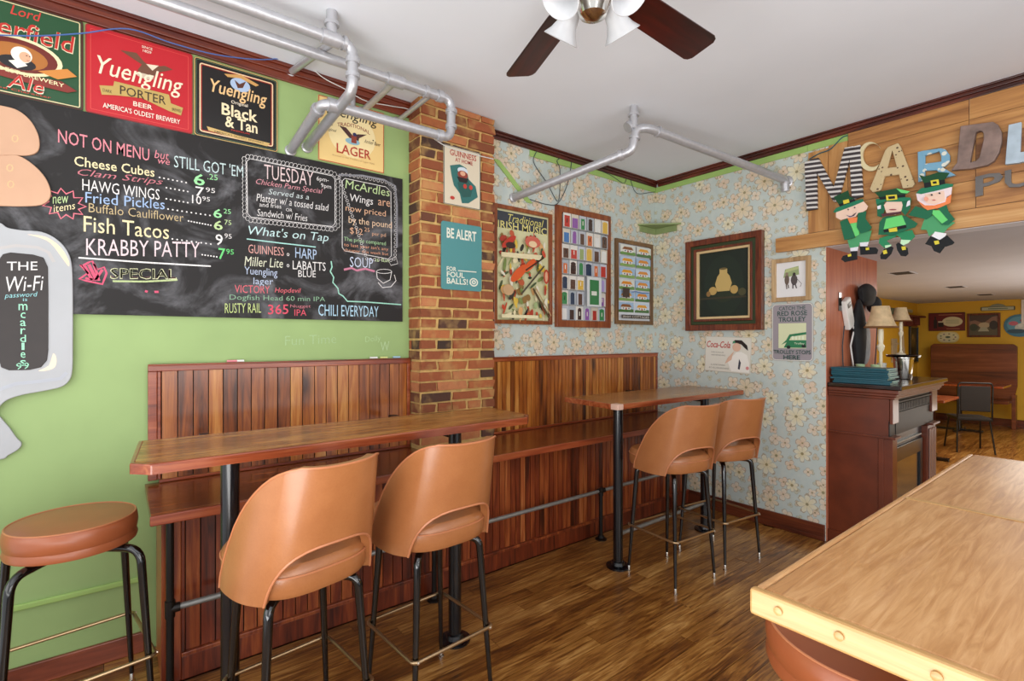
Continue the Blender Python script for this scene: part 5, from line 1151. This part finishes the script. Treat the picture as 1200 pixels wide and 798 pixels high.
for i, (x, y, cc, lb) in enumerate(((1.655, 4.36, 'b8d0a0', 'small pale green votive glass between the menus and the silver bucket'), (1.60, 4.70, 'd0d0c8', 'small clear glass left of the silver bucket'), (1.56, 4.36, 'b0cca0', 'small green votive glass at the foot of the larger candle lamp'))):
    tag(MB().lathe([(.022, 1.143), (.026, 1.20), (.030, 1.265), (.028, 1.265), (.023, 1.20), (.01, 1.15)], (x, y, 0), 20).build('votive_glass', flat('votive_'+cc, cc, .15, coat=.5), None, True, origin=(x, y, 1.143)), lb, 'glass', 'small glasses on the mantel')
# things on the jamb panel
t = thing('wall_phone', 'white handset with hanging cords mounted on the salmon panel', 'phone', (1.46, 4.33, 1.64))
mm = Matrix.Translation((1.482, 4.345, 1.645)) @ Matrix.Rotation(R(24), 4, 'X')
MB().box(-.019, .02, -.055, .055, -.115, .115, mm).build('body', M['white'], t, bevel=.008); MB().box(.0205, .024, -.03, .03, .05, .085, mm).build('earpiece', M['black'], t, bevel=.002)
MB().tube([(1.475, 4.30, 1.55), (1.472, 4.27, 1.40), (1.472, 4.28, 1.28), (1.475, 4.30, 1.15)], .004, 6).build('cord', M['cable'], t, True)
MB().tube([(1.495, 4.38, 1.60), (1.50, 4.42, 1.52), (1.49, 4.38, 1.40), (1.495, 4.42, 1.25), (1.49, 4.40, 1.15)], .006, 6).build('cord', M['cable_white'], t, True)
t = thing('switch_plate', 'small dark switch plate left of the white handset', 'switch', (1.46, 4.25, 1.72)); MB().box(1.458, 1.466, 4.225, 4.275, 1.66, 1.80).build('plate', M['black'], t, bevel=.003); MB().box(1.466, 1.473, 4.24, 4.26, 1.70, 1.76).build('rocker', M['grey_vinyl'], t)
t = thing('hanging_bag', 'black cloth bag and cap hanging on the salmon panel behind the lamps', 'bag', (1.46, 4.55, 1.8))
def blob(cx, cy, cz, rx, ry, rz, sd, n=14, m_=12):
    rr_ = random.Random(sd); ph = [rr_.uniform(0, 6) for _ in range(4)]; L = []
    for i in range(m_+1):
        a_ = math.pi*i/m_; L.append([Vector((cx+rx*max(math.sin(a_), .02)*math.cos(2*math.pi*k/n)*(1+.10*math.sin(3*2*math.pi*k/n+ph[0])), cy+ry*max(math.sin(a_), .02)*math.sin(2*math.pi*k/n)*(1+.12*math.sin(2*a_*2+ph[1])), cz-rz*math.cos(a_))) for k in range(n)])
    return MB().rings(L)
BKM = flat('black_cloth', '121418', .7, var=.3)
blob(1.51, 4.66, 1.80, .05, .15, .09, 2).build('cap', BKM, t, True); blob(1.505, 4.50, 1.46, .045, .085, .30, 4).build('bag_body', BKM, t, True); blob(1.515, 4.80, 1.73, .05, .085, .07, 8).build('cap_brim', BKM, t, True)
MB().tube([(1.51, 4.90, 1.70), (1.50, 4.94, 1.55), (1.50, 4.91, 1.35), (1.50, 4.86, 1.15)], .004, 6).build('strap', M['cable'], t, True)
blob(1.507, 4.64, 1.42, .03, .075, .17, 6).build('grey_cloth', flat('grey_cloth', '9a9c9e', .7, var=.25), t, True)['label'] = 'pale grey cloth'

# ================================================================== BACK ROOM
YB = Pl('y', 11.70)
bth = thing('booth_bench', 'tall wooden booth back against the far yellow wall', 'booth', (1.0, 11.4, 0))
MB().prism([(x, 11.40, z) for x, z in ((.46, .0), (.52, .0), (.52, .47), (1.48, .47), (1.53, .55), (1.555, .70), (1.555, 1.33), (1.51, 1.37), (.50, 1.37), (.455, 1.33))], (0, .05, 0)).build('back', M['booth'], bth, bevel=.006)
MB().box(1.50, 1.55, 11.30, 11.45, 0, .55).box(.46, .51, 11.0, 11.40, 0, .5).build('end_post', M['booth'], bth, bevel=.004)
MB().box(.47, 1.50, 11.0, 11.40, .42, .47).build('seat', M['booth'], bth, bevel=.005)
for i, (x, y, lb) in enumerate(((1.0, 10.55, 'small wooden pedestal table in front of the far booth'), (1.22, 7.75, 'wooden table top just behind the mantel in the back room'))):
    t = thing('pedestal_table', lb, 'table', (x, y, 0), 'pedestal tables in the back room')
    wx = .55 if i == 0 else .22
    MB().box(x-wx, x+wx, y-.35, y+.35, .72, .75).build('top', M['table_edge'], t, bevel=.005); MB().cyl((x, y, .03), (x, y, .72), .035, 14).build('column', M['black_pole'], t, True)
    MB().box(x-.28 if i == 0 else x-.2, x+.28 if i == 0 else x+.2, y-.03, y+.03, .0, .035).box(x-.03, x+.03, y-.28, y+.28, 0, .035).build('foot', M['black_pole'], t, bevel=.005)
def stack_chair(x, y, rz, lb):
    t = thing('stacking_chair', lb, 'chair', (x, y, 0)); t['_o'] = [0, 0, 0]
    MB().box(-.21, .21, -.21, .21, .43, .475).build('seat', M['grey_vinyl'], t, origin=(0, 0, 0), bevel=.015)
    MB().box(-.175, .175, -.235, -.215, .56, .90).build('back_pad', M['grey_vinyl'], t, origin=(0, 0, 0), bevel=.01)
    MB().tube(elbow([(-.2, -.20, .43), (-.2, -.225, .94), (.2, -.225, .94), (.2, -.20, .43)], .011, .05), .011, 10).build('back_frame', M['iron'], t, True, origin=(0, 0, 0))
    for sx in (-1, 1):
        for sy in (-1, 1): MB().cyl((sx*.19, sy*.16, .43), (sx*.22, sy*.25, 0.0), .011, 10).build('leg', M['iron'], t, True, origin=(0, 0, 0))
    t.rotation_euler = (0, 0, rz); return t
sc_ = stack_chair(1.42, 8.75, R(28), 'dark vinyl stacking chair with thin metal legs in the back room')
sc_.scale = (.86, .86, .95)
# signs on the far wall
s = Sign('bar_sign', 'red rectangular stout sign with cream oval on the far yellow wall, left one', 'sign', YB, (.37, 1.60, .871, 1.925), .02, '6a1c1c', .003, 0)
s.border(.006, .01, '3a1414').ell(.66, .50, .28, .27, 'd8d0a8', 24).rect(.14, .14, .24, .62, '241a1a').rect(.17, .62, .21, .80, '241a1a').rect(.27, .22, .42, .46, '1c1414').rect(.27, .46, .42, .53, 'd8c8a8').line([(.28, .88), (.92, .88)], .014, 'a86c50').line([(.5, .11), (.86, .11)], .014, 'a86c50')
for q in (.42, .50, .58): s.line([(.48, q), (.84, q)], .008, '9aa880')
s.done()
s = Sign('wall_plate', 'cream oval plate with painted sprigs, low on the far wall under the red sign', 'plate', YB, (.486, 1.39, .791, 1.585), .012, 'dccf90', .003, .09)
s.ell(.5, .5, .46, .44, 'e4dcb0', 24)
for k in range(9): s.ell(.5+.34*math.cos(k*.7), .5+.30*math.sin(k*.7), .05, .05, ['7a5470', '4c6a44', '8a6a30'][k % 3], 6)
s.ell(.5, .5, .12, .1, '5a6a4c', 8); s.done()
s = Sign('framed_picture', 'dark framed landscape picture in the middle of the far wall', 'picture', YB, (.93, 1.515, 1.29, 1.865), .01, '4a3c34', .003, 0, 'frame_dark', .03, .03)
s.rect(.0, .0, 1, .4, '5a5440').poly([(.2, .75), (.5, .6), (.8, .9), (1, .95), (1, .5), (0, .45), (0, .7)], '8a6a58').ell(.52, .5, .2, .14, 'b8a888').ell(.15, .4, .15, .18, '3a4434').ell(.85, .5, .15, .22, '34302c').poly([(.3, .2), (.7, .2), (.6, .4), (.4, .4)], 'a8a890'); s.done()
s = Sign('arch_sign', 'small cream arched sign with dark border high on the far wall', 'sign', YB, (1.075, 1.935, 1.494, 2.0), .015, '30382c', .003, .01)
s.rect(.03, .12, .97, .88, 'b8bca0').line([(.22, .5), (.8, .5)], .012, '3c5a3c'); s.done()
o = MB().prism([YB.P(1.18, 2.0, .003), YB.P(1.39, 2.0, .003), YB.P(1.35, 2.035, .003), YB.P(1.285, 2.05, .003), YB.P(1.22, 2.035, .003)], (0, -.015, 0)).build('crest', flat('arch_crest', '8a9078', .5), s.t)
s = Sign('wall_plate', 'large blue and white oval plate at the right end of the far wall', 'plate', YB, (1.36, 1.49, 1.745, 1.86), .02, '3c7c98', .003, .18)
s.ell(.5, .55, .40, .36, '5c9cb4', 20).ell(.6, .4, .26, .22, 'c8d0c8', 14).ell(.3, .6, .15, .1, 'c46a7c', 10).ell(.4, .25, .3, .1, '2c5064', 12).ell(.62, .72, .12, .08, '8a4a50', 10).ell(.52, .5, .08, .08, 'dce0dc', 8); s.done()
wn = MB().ring([YB.P(1.57, 1.70, .002), YB.P(2.3, 1.70, .002), YB.P(2.3, 2.10, .002), YB.P(1.57, 2.10, .002)], [YB.P(1.60, 1.73, .002), YB.P(2.27, 1.73, .002), YB.P(2.27, 2.07, .002), YB.P(1.60, 2.07, .002)], (0, -.03, 0)).build('window_1', M['white']); struct(wn)
gl = MB().box(1.60, 2.27, 11.685, 11.69, 1.73, 2.07).build('pane', flat('pale_window_glass', 'b4c8c4', .15), wn, origin=(0, 0, 0))
# things on the far left wall
YL_ = Pl('x', .2)
s = Sign('framed_picture', 'tall dark framed poster on the far left wall by the booth', 'picture', YL_, (11.16, 1.04, 11.62, 1.66), .01, '1c1a18', .003, 0, 'black', .02, .03)
s.ell(.5, .62, .3, .2, '4a3c24', 12).ell(.4, .72, .1, .08, '8c7040', 8).ell(.62, .66, .1, .08, '705838', 8).rect(.1, .1, .9, .4, '101418'); s.done()
t = thing('wall_shelf', 'dark red wall shelf with carved bracket on the far left wall', 'shelf', (.2, 11.2, 1.75)); MB().box(.203, .34, 10.75, 11.65, 1.84, 1.87).box(.203, .23, 10.8, 11.6, 1.68, 1.84).build('board', flat('dark_red_shelf', '6a2a18', .5), t, bevel=.005); MB().box(.203, .30, 10.95, 10.99, 1.70, 1.84).box(.203, .30, 11.4, 11.44, 1.70, 1.84).build('bracket', bpy.data.materials['dark_red_shelf'], t)
s = Sign('small_sign', 'small pale oval sign near the ceiling on the far left wall', 'sign', YL_, (10.85, 1.93, 11.35, 1.985), .01, 'b4b49c', .003, .02); s.line([(.15, .5), (.85, .5)], .008, '5a5a4c'); s.done()
t = thing('hand_lantern', 'grey green lantern box on the far left wall above the small lamp', 'lantern', (.2, 9.9, 1.9)); MB().box(.203, .30, 9.75, 10.12, 1.86, 1.96).build('cap', flat('lantern_green', '5a6a5c', .5), t, bevel=.01); MB().box(.203, .28, 9.82, 10.05, 1.70, 1.86).build('body', flat('lantern_body', '8a7a60', .4), t, bevel=.008)
t = thing('oar', 'long pale wooden oar leaning on the far left wall', 'oar', (.3, 10.6, 1.0)); MB().tube([(.30, 10.72, .02), (.25, 10.66, 1.2), (.225, 10.62, 1.95)], [.022, .02, .016], 10).build('shaft', flat('pale_oar', 'b8aa8c', .6), t, True); MB().box(.235, .25, 10.56, 10.75, 1.02, 1.30).build('blade', bpy.data.materials['pale_oar'], t, bevel=.005)
t = thing('slat_rack', 'small pale slatted rack on the far left wall beside the oar', 'rack', (.2, 10.3, 1.2))
for i in range(4): MB().box(.203, .222, 10.18+i*.07, 10.215+i*.07, 1.06, 1.46).build('slat', bpy.data.materials['pale_oar'], t)
MB().box(.222, .235, 10.15, 10.46, 1.12, 1.15).box(.222, .235, 10.15, 10.46, 1.36, 1.39).build('cross_bar', bpy.data.materials['pale_oar'], t)
# shallow ceiling slots in the back room
for i, (xa, ya) in enumerate(((1.28, 6.2), (1.285, 8.37), (1.288, 10.17))):
    t = thing('ceiling_vent', ['slim dark ceiling slot nearest the mantel', 'slim dark ceiling slot, middle of three in the back room', 'slim dark ceiling slot nearest the far yellow wall'][i], 'vent', (xa, ya, LZ), 'ceiling slots in the back room')
    MB().box(xa, xa+.16, ya-.12, ya+.10, LZ-.004, LZ-.0005).build('slot', flat('vent_dark_%d' % i, '3a3a3a', .8), t)
    MB().box(xa-.012, xa, ya-.13, ya+.11, LZ-.007, LZ-.0005).box(xa+.16, xa+.172, ya-.13, ya+.11, LZ-.007, LZ-.0005).build('rim', M['low_ceiling'], t)
for o in list(bpy.data.objects):
    if '_o' in o: del o['_o']
